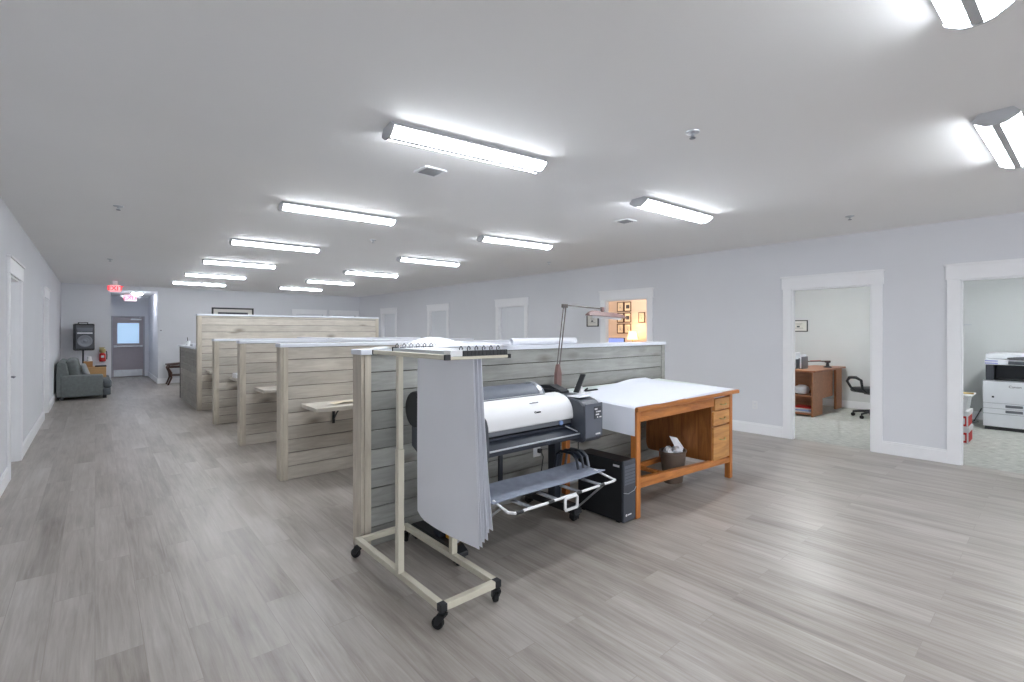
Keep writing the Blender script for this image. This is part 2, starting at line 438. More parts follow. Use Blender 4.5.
for a, b in R_OPEN: casing_x(a, b, XR, -1, XR+WR)
for a, b in L_OPEN: casing_x(a, b, XL, 1, XL-WT)
for a, b in B_OPEN: casing_y(a, b)

def closed_door(kind, a, b, face):
    """flush slab set at the far side of the opening, with a lever"""
    dn[0] += 1
    s = MB(); g = .0163
    if kind == 'x':
        xs = sorted((face, face + (.04 if face > 0 else -.04)))
        s.box(xs[0], xs[1], a+g, b-g, .008, DH-.0163, .003)
        d = s.build('door_%d' % dn[0], 'door'); k = -1 if face > 0 else 1
        h = MB().cyl((face, b-.1, .98), (face+k*.012, b-.1, .98), .03).cyl((face+k*.012, b-.1, .98), (face+k*.05, b-.1, .98), .009).cyl((face+k*.05, b-.105, .98), (face+k*.05, b-.21, .98), .009)
    else:
        s.box(a+g, b-g, face, face+.04, .008, DH-.0163, .003)
        d = s.build('door_%d' % dn[0], 'door')
        h = MB().cyl((a+.1, face, .98), (a+.1, face-.012, .98), .03).cyl((a+.1, face-.012, .98), (a+.1, face-.05, .98), .009).cyl((a+.095, face-.05, .98), (a+.21, face-.05, .98), .009)
    structure(d); h.build('door_handle', 'greym', d, True)
for a, b in R_OPEN[3:]: closed_door('x', a, b, XR+.06)
for a, b in L_OPEN: closed_door('x', a, b, XL-.078)
for a, b in B_OPEN: closed_door('y', a, b, YB+.05)

# baseboards
def base_x(name, x, side, spans):
    b = MB(); xs = sorted((x, x+.018*side)); xt = sorted((x, x+.012*side))
    for a, c in spans: b.box(xs[0], xs[1], a, c, 0, .135, .003).box(xt[0], xt[1], a, c, .135, .155, .003)
    structure(b.build(name, 'trim'))
def gaps(ops, a, b, cw=.112):
    out = []; y = a
    for o0, o1 in sorted(ops):
        out.append((y, o0-cw)); y = o1+cw
    out.append((y, b)); return out
base_x('baseboard_right', XR, -1, gaps(R_OPEN, YF, YB))
base_x('baseboard_left', XL, 1, gaps(L_OPEN, YF, YB))
b = MB()
for a, c in ((XL+.02, HX0), (HX1, B_OPEN[0][0]-.112)): b.box(a, c, YB-.018, YB, 0, .15, .003)
structure(b.build('baseboard_back', 'trim'))
structure(MB().box(HX1-.018, HX1, YB-.018, HY-.02, 0, .15, .003).box(HX0, HX0+.018, YB+.0, HY-.02, 0, .15, .003).build('baseboard_hall', 'trim'))

# hallway steel door with pane, push bar, closer and kick plate
d = structure(MB().box(.43, 1.205, HY+.02, HY+.065, .01, 1.945, .004).build('door_%d' % (dn[0]+1), 'mauve'), 'mauve grey steel exit door with window and push bar')
MB().box(.545, 1.095, HY+.008, HY+.0195, 1.10, 1.755, .004).build('window_pane', 'daylit', d)
q = MB()
for x0, x1, z0, z1 in ((.52, .545, 1.075, 1.78), (1.095, 1.12, 1.075, 1.78), (.545, 1.095, 1.075, 1.10), (.545, 1.095, 1.755, 1.78)): q.box(x0, x1, HY+.004, HY+.0195, z0, z1)
q.build('glazing_frame', 'mauved', d)
MB().box(.45, 1.185, HY-.005, HY+.0195, .985, 1.02, .004).box(.45, .53, HY-.03, HY+.0195, .97, 1.035, .006).box(.5, 1.14, HY-.05, HY-.03, .99, 1.02, .006).box(1.12, 1.185, HY-.03, HY+.0195, .97, 1.035, .006).build('push_bar', 'silver', d)
MB().box(.45, 1.185, HY+.012, HY+.0195, .03, .24, .002).build('kick_plate', 'silver', d)
MB().box(.88, 1.16, HY-.04, HY+.0195, 1.855, 1.905, .006).tube([(.9, HY-.03, 1.91), (1.1, HY-.10, 1.935), (1.15, HY-.01, 1.97)], .009).build('door_closer', 'silver', d)
q = MB()
for x0, x1, z0, z1 in ((.39, .428, 0, 1.985), (1.207, 1.245, 0, 1.985), (.428, 1.207, 1.948, 1.985)): q.box(x0, x1, HY-.012, HY+WT, z0, z1, .003)
structure(q.build('trim_%d' % (tn[0]+1), 'mauved'))
structure(MB().box(.3, 1.35, HY+WT-.02, HY+WT+.02, 0, 2.1).build('wall_hall_outer', 'mauve'))

# ------------------------------------------------------------------ ceiling fittings
def light_fixture(x, y, label, ln=1.12, lensmat='lens', rz=0):
    t = thing('ceiling_light', label, 'light', (x, y, H), 'linear ceiling lights', rz)
    L = ln/2
    # housing pan on the ceiling, central spine, two wraparound lenses, shaped end caps (coordinates local to the light)
    MB().box(-L, L, -.07, .07, -.024, 0, .003).box(-L, L, -.097, .097, -.0305, -.0245).prism([(-.02, -.03), (-.017, -.078), (.017, -.078), (.02, -.03)], 'X', -L, L).build('housing', 'pan', t, world=False)
    for sgn in (-1, 1):
        x0 = sgn*L; x1 = sgn*(L+.012)
        MB().prism([(-.07, 0), (-.1, -.034), (-.094, -.046), (-.045, -.076), (-.017, -.081), (.017, -.081), (.045, -.076), (.094, -.046), (.1, -.034), (.07, 0)], 'X', min(x0, x1), max(x0, x1)).build('end_cap', 'pan', t, world=False)
    for sgn in (-1, 1):
        pr = [(sgn*.0935, -.031), (sgn*.091, -.041), (sgn*.06, -.064), (sgn*.022, -.071), (sgn*.022, -.0305)]
        MB().prism(pr, 'X', -L+.002, L-.002).build('lens', lensmat, t, world=False)
    return t
ORD = ['nearest', 'second nearest', 'third nearest', 'fourth nearest', 'third farthest', 'second farthest', 'farthest']
LIGHTS = {'left': [(1.96, .235, -2), (1.895, 2.60, -7.5), (1.92, 4.92, -4), (1.945, 7.34, -2), (1.975, 9.75, -2), (2.005, 12.22, -1), (2.02, 14.5, 0)],
          'right': [(4.39, .235, -2), (4.39, 2.575, -3), (4.35, 4.92, -6), (4.40, 7.27, -2), (4.41, 9.62, -2), (4.40, 11.93, -1), (4.44, 14.33, 0)]}
proto = None
for row in ('left', 'right'):
    for i, (xx, y, rd) in enumerate(LIGHTS[row]):
        lab = '%s linear ceiling light in the %s row' % (ORD[i], row)
        if proto is None: c = proto = light_fixture(xx, y, lab)
        else:
            c = copy_tree(proto, (xx, y, H)); c['label'] = lab
        c.rotation_euler = (0, 0, math.radians(rd))
light_fixture(9.2, 2.9, 'ceiling light of the office with the wooden desk', 1.2, 'olens')
light_fixture(9.3, 0.0, 'ceiling light of the copier room', 1.2, 'olens')
t = thing('ceiling_light', 'round glowing ceiling light in the back hallway', 'light', (.93, 17.75, HH))
MB().lathe([(.15, 0), (.15, -.02), (.14, -.03)], (.93, 17.75, HH), 28).build('base', 'pan', t, True)
MB().lathe([(.135, -.03), (.125, -.055), (.09, -.08), (.03, -.092)], (.93, 17.75, HH), 28).build('diffuser', 'hlens', t, True)

for i, (x, y, lab) in enumerate(((1.96, 3.22, 'square ceiling vent beside the nearest left-row light'), (4.50, 3.24, 'square ceiling vent beside the nearest right-row light'))):
    t = thing('ceiling_vent', lab, 'vent', (x, y, H), 'ceiling vents')
    s = .085
    q = MB()
    for a in (-1, 1):
        q.box(x-s, x+s, y+a*s-.012, y+a*s+.012, H-.012, H, .002); q.box(x+a*s-.012, x+a*s+.012, y-s, y+s, H-.012, H, .002)
    q.build('frame', 'trim', t)
    MB().box(x-s+.012, x+s-.012, y-s+.012, y+s-.012, H-.004, H-.001).build('duct_opening', 'char', t)
    q = MB()
    for k in range(5):
        yy = y-s+.022+k*.027
        q.prism([(yy, H-.002), (yy+.016, H-.014), (yy+.019, H-.012), (yy+.003, H-.001)], 'X', x-s+.012, x+s-.012)
    q.build('louver', 'vent', t)
for (x, y, lab) in ((2.81, 1.52, 'sprinkler head in the open ceiling nearest the viewpoint'), (6.15, 1.52, 'sprinkler head in the ceiling near the office doorway'),
                    (2.86, 6.18, 'sprinkler head between the two rows of lights'), (.175, 6.16, 'sprinkler head over the walkway, nearer one'),
                    (.195, 10.78, 'sprinkler head over the walkway, farther one'), (6.16, 6.08, 'small sprinkler head near the far closed doors')):
    t = thing('sprinkler_head', lab, 'sprinkler', (x, y, H), 'ceiling sprinklers')
    MB().lathe([(.042, 0), (.04, -.006), (.02, -.012)], (x, y, H), 20).build('escutcheon', 'silver', t, True)
    q = MB().cyl((x, y, H-.012), (x, y, H-.02), .010, 12)
    q.tube([(x-.008, y, H-.02), (x-.014, y, H-.028), (x, y, H-.038)], .003, 6).tube([(x+.008, y, H-.02), (x+.014, y, H-.028), (x, y, H-.038)], .003, 6)
    q.cyl((x, y, H-.02), (x, y, H-.036), .003, 8)
    q.build('body', 'silver', t, True)
    MB().lathe([(.018, -.038), (.018, -.041)], (x, y, H), 16).build('deflector', 'greym', t)

# exit signs
def exit_sign(x, y, w, h, ztop, zc, face, red, label, heads):
    t = thing('exit_sign', label, 'sign', (x, y, zc), 'red exit signs')
    z0 = ztop-h
    if heads:
        MB().box(x-w/2, x+w/2, y, y+.05, z0, ztop, .008).box(x-.05, x+.05, y+.005, y+.045, ztop, zc, .003).build('housing', 'white', t)
    else:
        MB().box(x-w/2, x+w/2, y, y+.04, z0, ztop, .008).box(x-.05, x+.05, y+.005, y+.035, ztop, zc, .003).build('housing', 'white', t)
    MB().box(x-w/2+.015, x+w/2-.015, y-.003, y, z0+.015, ztop-.015).build('face', face, t)
    lettering('lettering', 'EXIT', h*.82, (x, y-.005, (z0+ztop)/2), (PI/2, 0, 0), red, t, .002)
    if heads:
        for s in (-1, 1):
            hx = x+s*(w/2+.05)
            MB().cyl((x+s*w/2, y+.025, ztop-.06), (hx, y+.025, ztop-.06), .012, 10).lathe([(.03, .03), (.05, 0), (.052, -.03), (.045, -.035)], (hx, y, ztop-.06), 18, 'Y').build('lamp_head', 'white', t, True)
exit_sign(.378, 15.4, .235, .185, 2.645, H, 'exitface', 'exitred', 'red exit sign hanging over the walkway, nearer of two', False)
exit_sign(.815, 18.6, .30, .205, 2.605, HH, 'exitface2', 'exitred2', 'exit sign with emergency lamp heads inside the back hallway', True)

# wall outlet plates
def outlet(x, y, z, ax, label, plug=False):
    t = thing('wall_outlet', label, 'outlet', (x, y, z))
    if ax == 'X':
        MB().box(x-.006, x, y-.036, y+.036, z-.058, z+.058, .003).build('plate', 'white', t)
        for dz in (-.024, .024): MB().box(x-.008, x-.006, y-.016, y+.016, z+dz-.013, z+dz+.013, .001).build('receptacle', 'offw', t)
    else:
        MB().box(x-.042, x+.05, y-.006, y, z-.055, z+.055, .003).build('plate', 'white', t)
        MB().box(x-.036, x-.004, y-.008, y-.006, z-.03, z+.03, .001).build('receptacle', 'offw', t)
        MB().box(x+.004, x+.04, y-.04, y-.006, z-.02, z+.02, .006).tube([(x+.02, y-.04, z), (x+.03, y-.06, z-.05), (x+.01, y-.05, z-.2), (x-.03, y-.04, z-.35)], .005, 8).build('plug', 'black', t, True)
outlet(XR, 2.974, .416, 'X', 'white outlet on the right wall before the office doorway')

# framed pictures on walls of constant X (facing -X)
def picture_x(x, y0, y1, z0, z1, label, group=None, art='art', frame='black', mat='mat', style=0):
    t = thing('picture_frame', label, 'picture', (x, (y0+y1)/2, z0), group)
    f = .018; q = MB()
    q.box(x-.022, x, y0, y0+f, z0, z1, .002).box(x-.022, x, y1-f, y1, z0, z1, .002).box(x-.022, x, y0+f, y1-f, z0, z0+f, .002).box(x-.022, x, y0+f, y1-f, z1-f, z1, .002)
    q.build('frame', frame, t)
    MB().box(x-.012, x-.002, y0+f, y1-f, z0+f, z1-f).build('mat_board', mat, t)
    w, h = y1-y0, z1-z0; q = MB()
    if style == 0:   # diploma-like lines with a dark block
        for k, (a, c, zz) in enumerate(((.3, .7, .68), (.36, .64, .58), (.25, .75, .3))): q.box(x-.0135, x-.0125, y0+w*a, y0+w*c, z0+h*zz, z0+h*zz+h*.02)
        q.box(x-.0135, x-.0125, y0+w*.45, y0+w*.62, z0+h*.38, z0+h*.5)
    else:
        q.box(x-.0135, x-.0125, y0+w*.25, y0+w*.75, z0+h*.3, z0+h*.68)
    q.build('print', art, t)
picture_x(XR, 5.86, 6.15, 1.585, 1.825, 'small black framed print beside the lamp-lit office doorway')
picture_x(11.1, 3.47, 3.8, 1.485, 1.725, 'black framed certificate on the back wall of the desk office')

# ------------------------------------------------------------------ plank partitions
PH = .1345
def plank_rows(q, x0, x1, y0, y1, ztop, proud=0):
    z = 0.004
    while z < ztop-.01:
        z1 = min(z+PH-.006, ztop)
        q.box(x0, x1, y0, y1, z, z1, .003, seg=1)
        z = z+PH
def partition(x0, x1, yf, th, ztop, capz, label, pm='plank'):
    t = thing('cubicle_partition', label, 'partition', ((x0+x1)/2, yf+th/2, 0), 'plank cubicle partitions')
    ew = .07
    q = MB(); q.box(x0+.03, x1-.03, yf+.022, yf+th-.022, 0, ztop-.002)
    q.build('core', 'gap', t)
    for nm, a, b in (('front', yf+.003, yf+.021), ('back', yf+th-.021, yf+th-.003)):
        q = MB(); plank_rows(q, x0+ew+.001, x1-ew-.001, a, b, ztop-.003)
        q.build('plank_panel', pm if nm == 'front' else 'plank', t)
    for s in (0, 1):
        xa = x0 if s == 0 else x1-.022
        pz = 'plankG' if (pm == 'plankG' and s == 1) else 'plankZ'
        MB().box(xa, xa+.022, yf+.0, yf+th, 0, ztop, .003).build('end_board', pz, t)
        for a, b in ((yf-.008, yf+.019), (yf+th-.019, yf+th+.008)):
            xb0, xb1 = (x0+.0225, x0+ew) if s == 0 else (x1-ew, x1-.0225)
            MB().box(xb0, xb1, a, b, 0, ztop, .003).build('corner_board', pz, t)
    MB().box(x0-.008, x1+.008, yf-.014, yf+th+.014, ztop+.001, capz, .004).build('cap', 'cap', t)
    return t
PT = [(1.372, 5.17, 3.15, 'front plank partition with white cap behind the large printer'),
      (1.395, 5.17, 5.12, 'plank partition with white cap holding the shelf nearest the viewpoint'),
      (1.42, 5.17, 7.03, 'plank partition with white cap, third along the walkway'),
      (1.435, 5.17, 8.91, 'plank partition with white cap just before the tall one')]
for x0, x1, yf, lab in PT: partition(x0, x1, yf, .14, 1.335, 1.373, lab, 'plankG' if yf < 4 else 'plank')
partition(1.45, 5.08, 10.67, .14, 1.79, 1.825, 'tall plank partition standing higher than all the others')
# spine between the two cubicle rows
t = thing('spine_partition', 'long plank partition dividing the two rows of cubicles lengthwise', 'partition', (3.3, 7, 0))
for (a, b) in ((3.30, 5.10), (5.28, 7.01), (7.19, 8.89), (9.07, 10.65)):
    q = MB(); plank_rows(q, 3.24, 3.36, a, b, 1.33); q.build('plank_panel', 'plankY', t)
    MB().box(3.22, 3.38, a+.02, b-.02, 1.336, 1.3725, .004).build('cap', 'cap', t)
# low counter continuing toward the back
t = thing('low_counter', 'low plank counter wall running on from the tall partition toward the back', 'counter', (1.5, 11.9, 0))
q = MB(); plank_rows(q, 1.452, 1.56, 10.83, 13.05, 1.15); q.build('plank_panel', 'plankY', t)
MB().box(1.445, 1.57, 13.055, 13.12, 0, 1.15, .003).build('end_board', 'black', t)
MB().box(1.42, 2.0, 10.83, 13.14, 1.152, 1.185, .004).build('counter_top', 'cap', t)
MB().box(1.90, 1.98, 10.83, 13.05, 0, 1.15).build('rear_panel', 'plankY', t)

# wall-mounted plank desks in the cubicles
def cubicle_desk(x0, x1, yb, dep, z, label):
    t = thing('cubicle_shelf_desk', label, 'desk', ((x0+x1)/2, yb, z), 'cubicle shelf desks')
    MB().box(x0, x1, yb-dep, yb-.01, z-.04, z, .004).build('desk_top', 'plank', t)
    for bx in (x0+.33, x1-.33):
        q = MB().box(bx-.014, bx+.014, yb-.016, yb-.010, z-.24, z-.0405, .001).box(bx-.014, bx+.014, yb-.25, yb-.016, z-.047, z-.0405, .001)
        q.tube([(bx, yb-.014, z-.2), (bx, yb-.10, z-.12), (bx, yb-.2, z-.05)], .008, 8)
        q.build('bracket', 'black', t)
for x0, yb, dep, lab in ((1.585, 5.11, .45, 'plank shelf desk with black brackets in the nearest cubicle'),
                    (1.59, 7.02, .46, 'plank shelf desk in the second cubicle along the walkway'),
                    (1.64, 8.90, .47, 'plank shelf desk in the third cubicle along the walkway'),
                    (1.58, 10.66, .47, 'plank shelf desk against the tall partition')):
    cubicle_desk(x0, 3.22, yb, dep, .76, lab)
# things on those desks
q = MB().sheet(lambda u, v: (1.82+.24*u, 4.80+.17*v, .7625+.018*math.sin(PI*u)*(1-v*.6)), 8, 4, .002)
tag(q.build('paper_sheet', 'warmmat'), 'cream curled paper lying on the nearest shelf desk', 'paper')
t = thing('desktop_tray', 'white tray of papers on the third cubicle desk', 'tray', (1.8, 8.6, .761))
MB().box(1.66, 1.96, 8.46, 8.72, .7605, .772, .003).box(1.66, 1.67, 8.46, 8.72, .772, .83).box(1.95, 1.96, 8.46, 8.72, .772, .83).box(1.67, 1.95, 8.71, 8.72, .772, .83).build('tray', 'white', t)
MB().box(1.68, 1.94, 8.48, 8.70, .7725, .81, .002).build('papers', 'paper', t)

# ------------------------------------------------------------------ items on caps
def roll(x0, x1, y, z, r, label, m='paper', tilt=0):
    T = Matrix.Translation((x0, y, z+r)) @ Matrix.Rotation(tilt, 4, 'Z')
    n = 22; L = x1-x0; q = MB()
    # spiral wound sheet
    def f(u, v):
        a = u*2*PI*2.2; rr = r*(1-.22*u)
        return T @ Vector((v*L, rr*math.cos(a-PI/2), rr*math.sin(a-PI/2)))
    q.sheet(f, 48, 2, .0012)
    return tag(q.build('rolled_drawing', m, None, True), label, 'paper roll', 'rolled drawings on the front partition')
roll(2.76, 3.60, 3.19, 1.3735, .032, 'rolled white drawing on the front partition cap, nearer one')
roll(2.86, 3.66, 3.262, 1.3735, .028, 'rolled white drawing on the front partition cap, behind another roll')
# loose drawing sheets on the cap behind the rack
def lump(x0, x1, y0, y1, amp, ph, z0):
    def f(u, v):
        x = x0+(x1-x0)*u; y = y0+(y1-y0)*v
        bump = amp*max(0, math.sin(PI*min(1, max(0, (u-ph)/(.75))))) if u > ph else 0
        return (x + .02*v, y, z0+bump*math.sin(PI/2*min(1, v*1.25)) + .006*math.sin(9*u+4*v)*(1 if 0 < u < 1 else 0)+.006)
    return f
tag(MB().sheet(lump(1.66, 2.44, 3.10, 3.33, .066, .08, 1.3745), 26, 8, .0015).build('drawing_sheet', 'paper', None, True), 'curled white drawing sheet humped on the front partition cap', 'paper', 'loose drawings on the front partition')
tag(MB().sheet(lambda u, v: (2.05+.66*u, 3.06+.24*v, 1.3765+.004+.028*math.sin(PI*u)*v), 14, 5, .0012).build('drawing_sheet', 'paperg', None, True), 'flatter grey-white drawing sheet between the humped sheet and the rolls', 'paper', 'loose drawings on the front partition')
tag(MB().sheet(lambda u, v: (1.50+.2*u, 3.13+.16*v, 1.3748+.012*math.sin(PI*u)), 8, 4, .0012).build('drawing_sheet', 'paper', None, True), 'small paper scrap at the near end of the front partition cap', 'paper', 'loose drawings on the front partition')
# framed panorama on the back wall, peeking over the tall partition
t = thing('picture_frame', 'wide black framed picture above the tall partition on the back wall', 'picture', (3.23, YB, 1.65))
q = MB(); x0, x1, z0, z1, f = 2.66, 3.80, 1.62, 2.215, .045
for a in ((x0, x0+f, z0, z1), (x1-f, x1, z0, z1), (x0+f, x1-f, z0, z0+f), (x0+f, x1-f, z1-f, z1)): q.box(a[0], a[1], YB-.03, YB, a[2], a[3], .003)
q.build('frame', 'black', t)
MB().box(x0+f, x1-f, YB-.012, YB-.002, z0+f, z1-f).build('mat_board', 'mat', t)
MB().box(x0+.16, x1-.16, YB-.015, YB-.0125, z0+.14, z1-.14).build('print', 'art', t)
# low counter top things
t = thing('pen_cup', 'dark cup with a pen standing on the low counter', 'cup', (1.54, 12.6, 1.186))
MB().lathe([(.04, .0005), (.043, .1), (.038, .1), (.036, .006)], (1.54, 12.6, 1.1855), 18).build('cup', 'white', t, True)
MB().cyl((1.54, 12.6, 1.2), (1.525, 12.58, 1.36), .006, 8).build('pen', 'black', t)
tag(MB().box(1.47, 1.72, 11.4, 11.75, 1.1858, 1.24, .006).build('paper_stack', 'paper'), 'stack of white papers on the low counter beside the tall partition', 'paper stack')
tag(MB().box(1.5, 1.68, 10.95, 11.2, 1.1858, 1.25, .012).box(1.52, 1.66, 11.0, 11.1, 1.25, 1.262, .003).build('desk_phone', 'black'), 'black desk phone on the low counter against the tall partition', 'phone')

# ------------------------------------------------------------------ rolling plan rack
t = thing('plan_rack', 'beige steel rolling plan rack on black casters before the front partition', 'rack', (1.49, 2.5, 0))
xa, xb, ya, yb, tw = 1.315, 1.665, 2.03, 3.075, .036
z0, z1 = .098, .134
def sq(name, bx, m='beige', bev=.003): return MB().box(*bx, bev).build(name, m, t)
sq('base_rail', (xa-tw/2, xa+tw/2, ya, yb, z0, z1)); sq('base_rail', (xb-tw/2, xb+tw/2, ya, yb, z0, z1))
sq('base_rail', (xa+tw/2, xb-tw/2, ya, ya+tw, z0, z1)); sq('base_rail', (xa+tw/2, xb-tw/2, yb-tw, yb, z0, z1))
yu = 2.47
for x in (xa-.012, xb):
    u = sq('upright', (x-.019, x+.019, yu-.019, yu+.019, z1, .83))
    MB().box(x-.015, x+.015, yu-.015, yu+.015, .831, 1.357, .002).build('inner_post', 'beige', u)
for x in (xa, xb):
    for y in (ya+.018, yb-.018):
        MB().box(x-tw/2-.002, x+tw/2+.002, y-.02, y+.02, z0-.002, z1+.001, .003).build('corner_cap', 'black', t) if y < 2.5 else None
        a = .5 if x < 1.5 else -.4
        T = Matrix.Translation((x, y, 0)) @ Matrix.Rotation(a, 4, 'Z')
        c = MB().cyl((0, 0, z0), (0, 0, .082), .012, 12, T=T).prism([(-.022, .084), (.02, .084), (.036, .045), (.036, .028), (.014, .028), (-.02, .07)], 'X', -.021, -.016, T=T).prism([(-.022, .084), (.02, .084), (.036, .045), (.036, .028), (.014, .028), (-.02, .07)], 'X', .016, .021, T=T).box(-.021, .021, -.022, .02, .078, .084, T=T).build('caster', 'black', t)
        MB().lathe([(.024, -.015), (.030, -.012), (.032, 0), (.030, .012), (.024, .015)], (0, .024, .0325), 20, 'X', T=T).build('wheel', 'blackm', c, True)
# top frame: side rails along Y, cross rails along X carrying the clamps
zt0, zt1 = 1.358, 1.383
sq('top_rail', (1.285, 1.315, 1.985, 2.775, zt0, zt1)); sq('top_rail', (1.655, 1.685, 2.03, 2.74, zt0, zt1))
sq('clamp_rail', (1.315, 1.705, 1.995, 2.025, zt0-.003, zt1-.012)); sq('clamp_rail', (1.315, 1.705, 2.735, 2.765, zt0-.003, zt1-.012))
for bx in ((1.283, 1.317, 1.972, 1.985, zt0-.002, zt1+.001), (1.283, 1.317, 2.775, 2.788, zt0-.002, zt1+.001), (1.705, 1.725, 1.993, 2.027, zt0-.006, zt1-.008), (1.705, 1.725, 2.733, 2.767, zt0-.006, zt1-.008)):
    MB().box(*bx, .002).build('end_cap', 'black', t)
MB().box(1.325, 1.40, 1.99, 2.05, zt1-.0115, zt1+.02, .003).build('stop_plate', 'white', t)
# clamps
def clamp(x, i, n):
    c = thing('plan_clamp', 'plan clamp with black end, %s on the rolling rack' % n, 'clamp', (x, 2.38, 1.38), 'plan clamps on the rolling rack')
    za = 1.372
    MB().box(x-.009, x+.009, 2.005, 2.755, za, za+.022, .002).build('bar', 'silver', c)
    for y in (1.992, 2.756): MB().box(x-.0115, x+.0115, y, y+.0125, za-.001, za+.028, .002).build('end_cap', 'black', c)
    for y in (2.03, 2.72):
        MB().tube([(x-.008, y, za+.022), (x-.009, y, za+.04), (x, y, za+.05), (x+.009, y, za+.04), (x+.006, y, za+.03)], .003, 6).build('hook', 'white' if i % 2 else 'char', c, True)
names = ['leftmost', 'second from the left', 'third from the left', 'fourth from the left', 'fifth from the left', 'sixth from the left',
         'sixth from the right', 'fifth from the right', 'fourth from the right', 'third from the right', 'second from the right', 'rightmost']
CX = [1.417+.0245*i for i in range(12)]
for i, x in enumerate(CX): clamp(x, i, names[i])
# hanging drawing sets
def plan_set(x, ya, yb, zb, dx, label, flare=.0):
    q = MB()
    def mk(k, n):
        def f(u, v):        # u along Y from near to far, v from top to bottom
            z = 1.3705 - (1.3705-zb-.012*k)*v - .012*v*math.sin(2.6*u+k)
            y = ya + (yb-ya)*u - (.045+.012*k)*v*(1-u)
            xx = x + (k-(n-1)/2)*dx*(.15+.85*v) + flare*v*v*(1-u)*(.4+.3*k) + .006*math.sin(5*u+k*2+2*v)*v
            if u > .9 and v > .93: z += .03*((u-.9)/.1)*((v-.93)/.07)
            return (xx, y, z)
        return f
    for k in range(3): q.sheet(mk(k, 3), 14, 16, .0012)
    return tag(q.build('hanging_drawing_set', 'paper', None, True), label, 'drawing set', 'drawing sets hanging on the rolling rack')
plan_set(CX[3]+.004, 2.028, 2.60, .375, .007, 'set of white drawings hanging foremost on the rolling rack')
plan_set(CX[4]+.006, 2.03, 2.61, .40, .007, 'set of white drawings hanging in the middle of the rolling rack', .012)
plan_set(CX[5]+.008, 2.032, 2.62, .44, .007, 'set of white drawings hanging nearest the printer on the rolling rack', .02)

# ------------------------------------------------------------------ large format printer
t = thing('large_format_printer', 'large format printer with white cover and dark ends before the front partition', 'printer', (2.3, 2.7, 0))
PX0, PX1, CX0, CX1 = 1.66, 2.945, 1.845, 2.745
# main body
body = MB().prism([(2.47, .70), (2.47, .79), (2.58, .80), (2.60, .985), (2.66, 1.0), (2.98, .96), (3.0, .72), (2.9, .68), (2.55, .68)], 'X', CX0, CX1).build('body', 'navy', t)
# white curved top cover
prof = [(2.448, .845), (2.449, .88), (2.455, .915), (2.468, .945), (2.487, .972), (2.51, .99), (2.545, 1.006), (2.59, 1.016), (2.64, 1.02)]
q = MB(); inner = [(y+.006, z-.008) for y, z in prof]
q.prism(prof+inner[::-1], 'X', CX0+.004, CX1-.004); cov = q.build('top_cover', 'white', t, True)
MB().box(CX0+.05, CX1-.15, 2.600, 2.612, 1.0175, 1.0225).build('cover_slot', 'greym', cov)
lettering('brand_lettering', 'Canon', .022, (2.37, 2.4505, .925), (PI/2-.25, 0, 0), 'ink', cov, .003)
lettering('model_lettering', 'imagePROGRAF', .013, (2.37, 2.488, .986), (PI/2-.7, 0, 0), 'inkg', cov, .002)
MB().box(CX0+.004, CX1-.004, 2.47, 2.495, .80, .838, .004).build('paper_guide', 'greym', t)
# output lip
lip = MB().prism([(2.375, .70), (2.375, .725), (2.47, .775), (2.47, .70)], 'X', CX0, CX1, .002).build('output_lip', 'navy', t)
MB().tube([(CX0+.01, 2.378, .733), (CX1-.01, 2.378, .733)], .006, 8).build('front_bar', 'silver', lip)
MB().tube([(CX1-.09, 2.45, .79), (CX1-.01, 2.40, .745)], .005, 8).build('lever', 'silver', t)
MB().lathe([(.018, 0), (.018, -.012), (.012, -.018)], (CX1-.12, 2.47, .815), 18, 'Y').build('release_dial', 'blue', t, True)
# end blocks
def endblock(x0, x1, m, name):
    pr = [(2.338, .685), (2.332, .74), (2.335, .90), (2.352, .945), (2.39, .972), (2.46, .984), (2.62, 1.0), (2.94, .975), (2.98, .9), (2.98, .70), (2.9, .662), (2.37, .66)]
    return MB().prism(pr, 'X', x0, x1, .010).build(name, m, t)
eb = endblock(CX1+.002, PX1, 'char', 'control_end'); el = endblock(PX0, CX0-.002, 'char', 'left_end')
MB().box(CX1+.003, PX1-.001, 2.327, 2.336, .70, .955, .004).build('front_face', 'charl', eb)
pn = MB().box(CX1+.095, PX1-.02, 2.3235, 2.328, .835, .93, .002).build('control_panel', 'char', eb)
q = MB()
for r_, row in enumerate(((0, .03), (.036, .07), (.012, .05), (.054, .078))):
    zz = .915-.021*r_; q.box(CX1+.10+row[0], CX1+.10+row[1], 2.3215, 2.3237, zz-.010, zz)
    q.box(CX1+.10+row[0]*.5, CX1+.10+row[0]*.5+.012, 2.3215, 2.3237, zz-.010, zz) if r_ % 2 else None
q.build('panel_icons', 'white', pn)
q = MB()
for k in range(4): q.box(CX1+.115+.0135*k, CX1+.126+.0135*k, 2.3245, 2.3272, .716, .727)
q.build('model_mark', 'white', eb)
MB().box(CX1+.03, PX1-.03, 2.42, 2.54, .991, .9965, .001).build('top_label', 'paper', eb)
# roll cover
q = MB(); pr = []
for k in range(17):
    a = PI*(k/16)*1.05-.05; pr.append((2.87-.145*math.cos(a), .935+.145*math.sin(a)))
pr += [(3.01, .90), (2.725, .90)]
q.prism(pr, 'X', PX0+.05, CX1-.01); rc = q.build('roll_cover', 'charl', t, True)
pr2 = [(2.87+(y-2.87)*1.035, .935+(z-.935)*1.035) for y, z in pr[:17]]+[(3.016, .90), (2.72, .90)]
MB().prism(pr2, 'X', CX1-.07, CX1-.035).build('roll_band', 'silver', rc, True)
MB().box(CX0, CX1-.1, 2.716, 2.726, .985, 1.0).build('roll_seam', 'greym', rc)
MB().lathe([(.12, 0), (.125, .012), (.125, .04), (.11, .05)], (PX0-.022, 2.9, .965), 28, 'X').build('roll_disc', 'black', t, True)
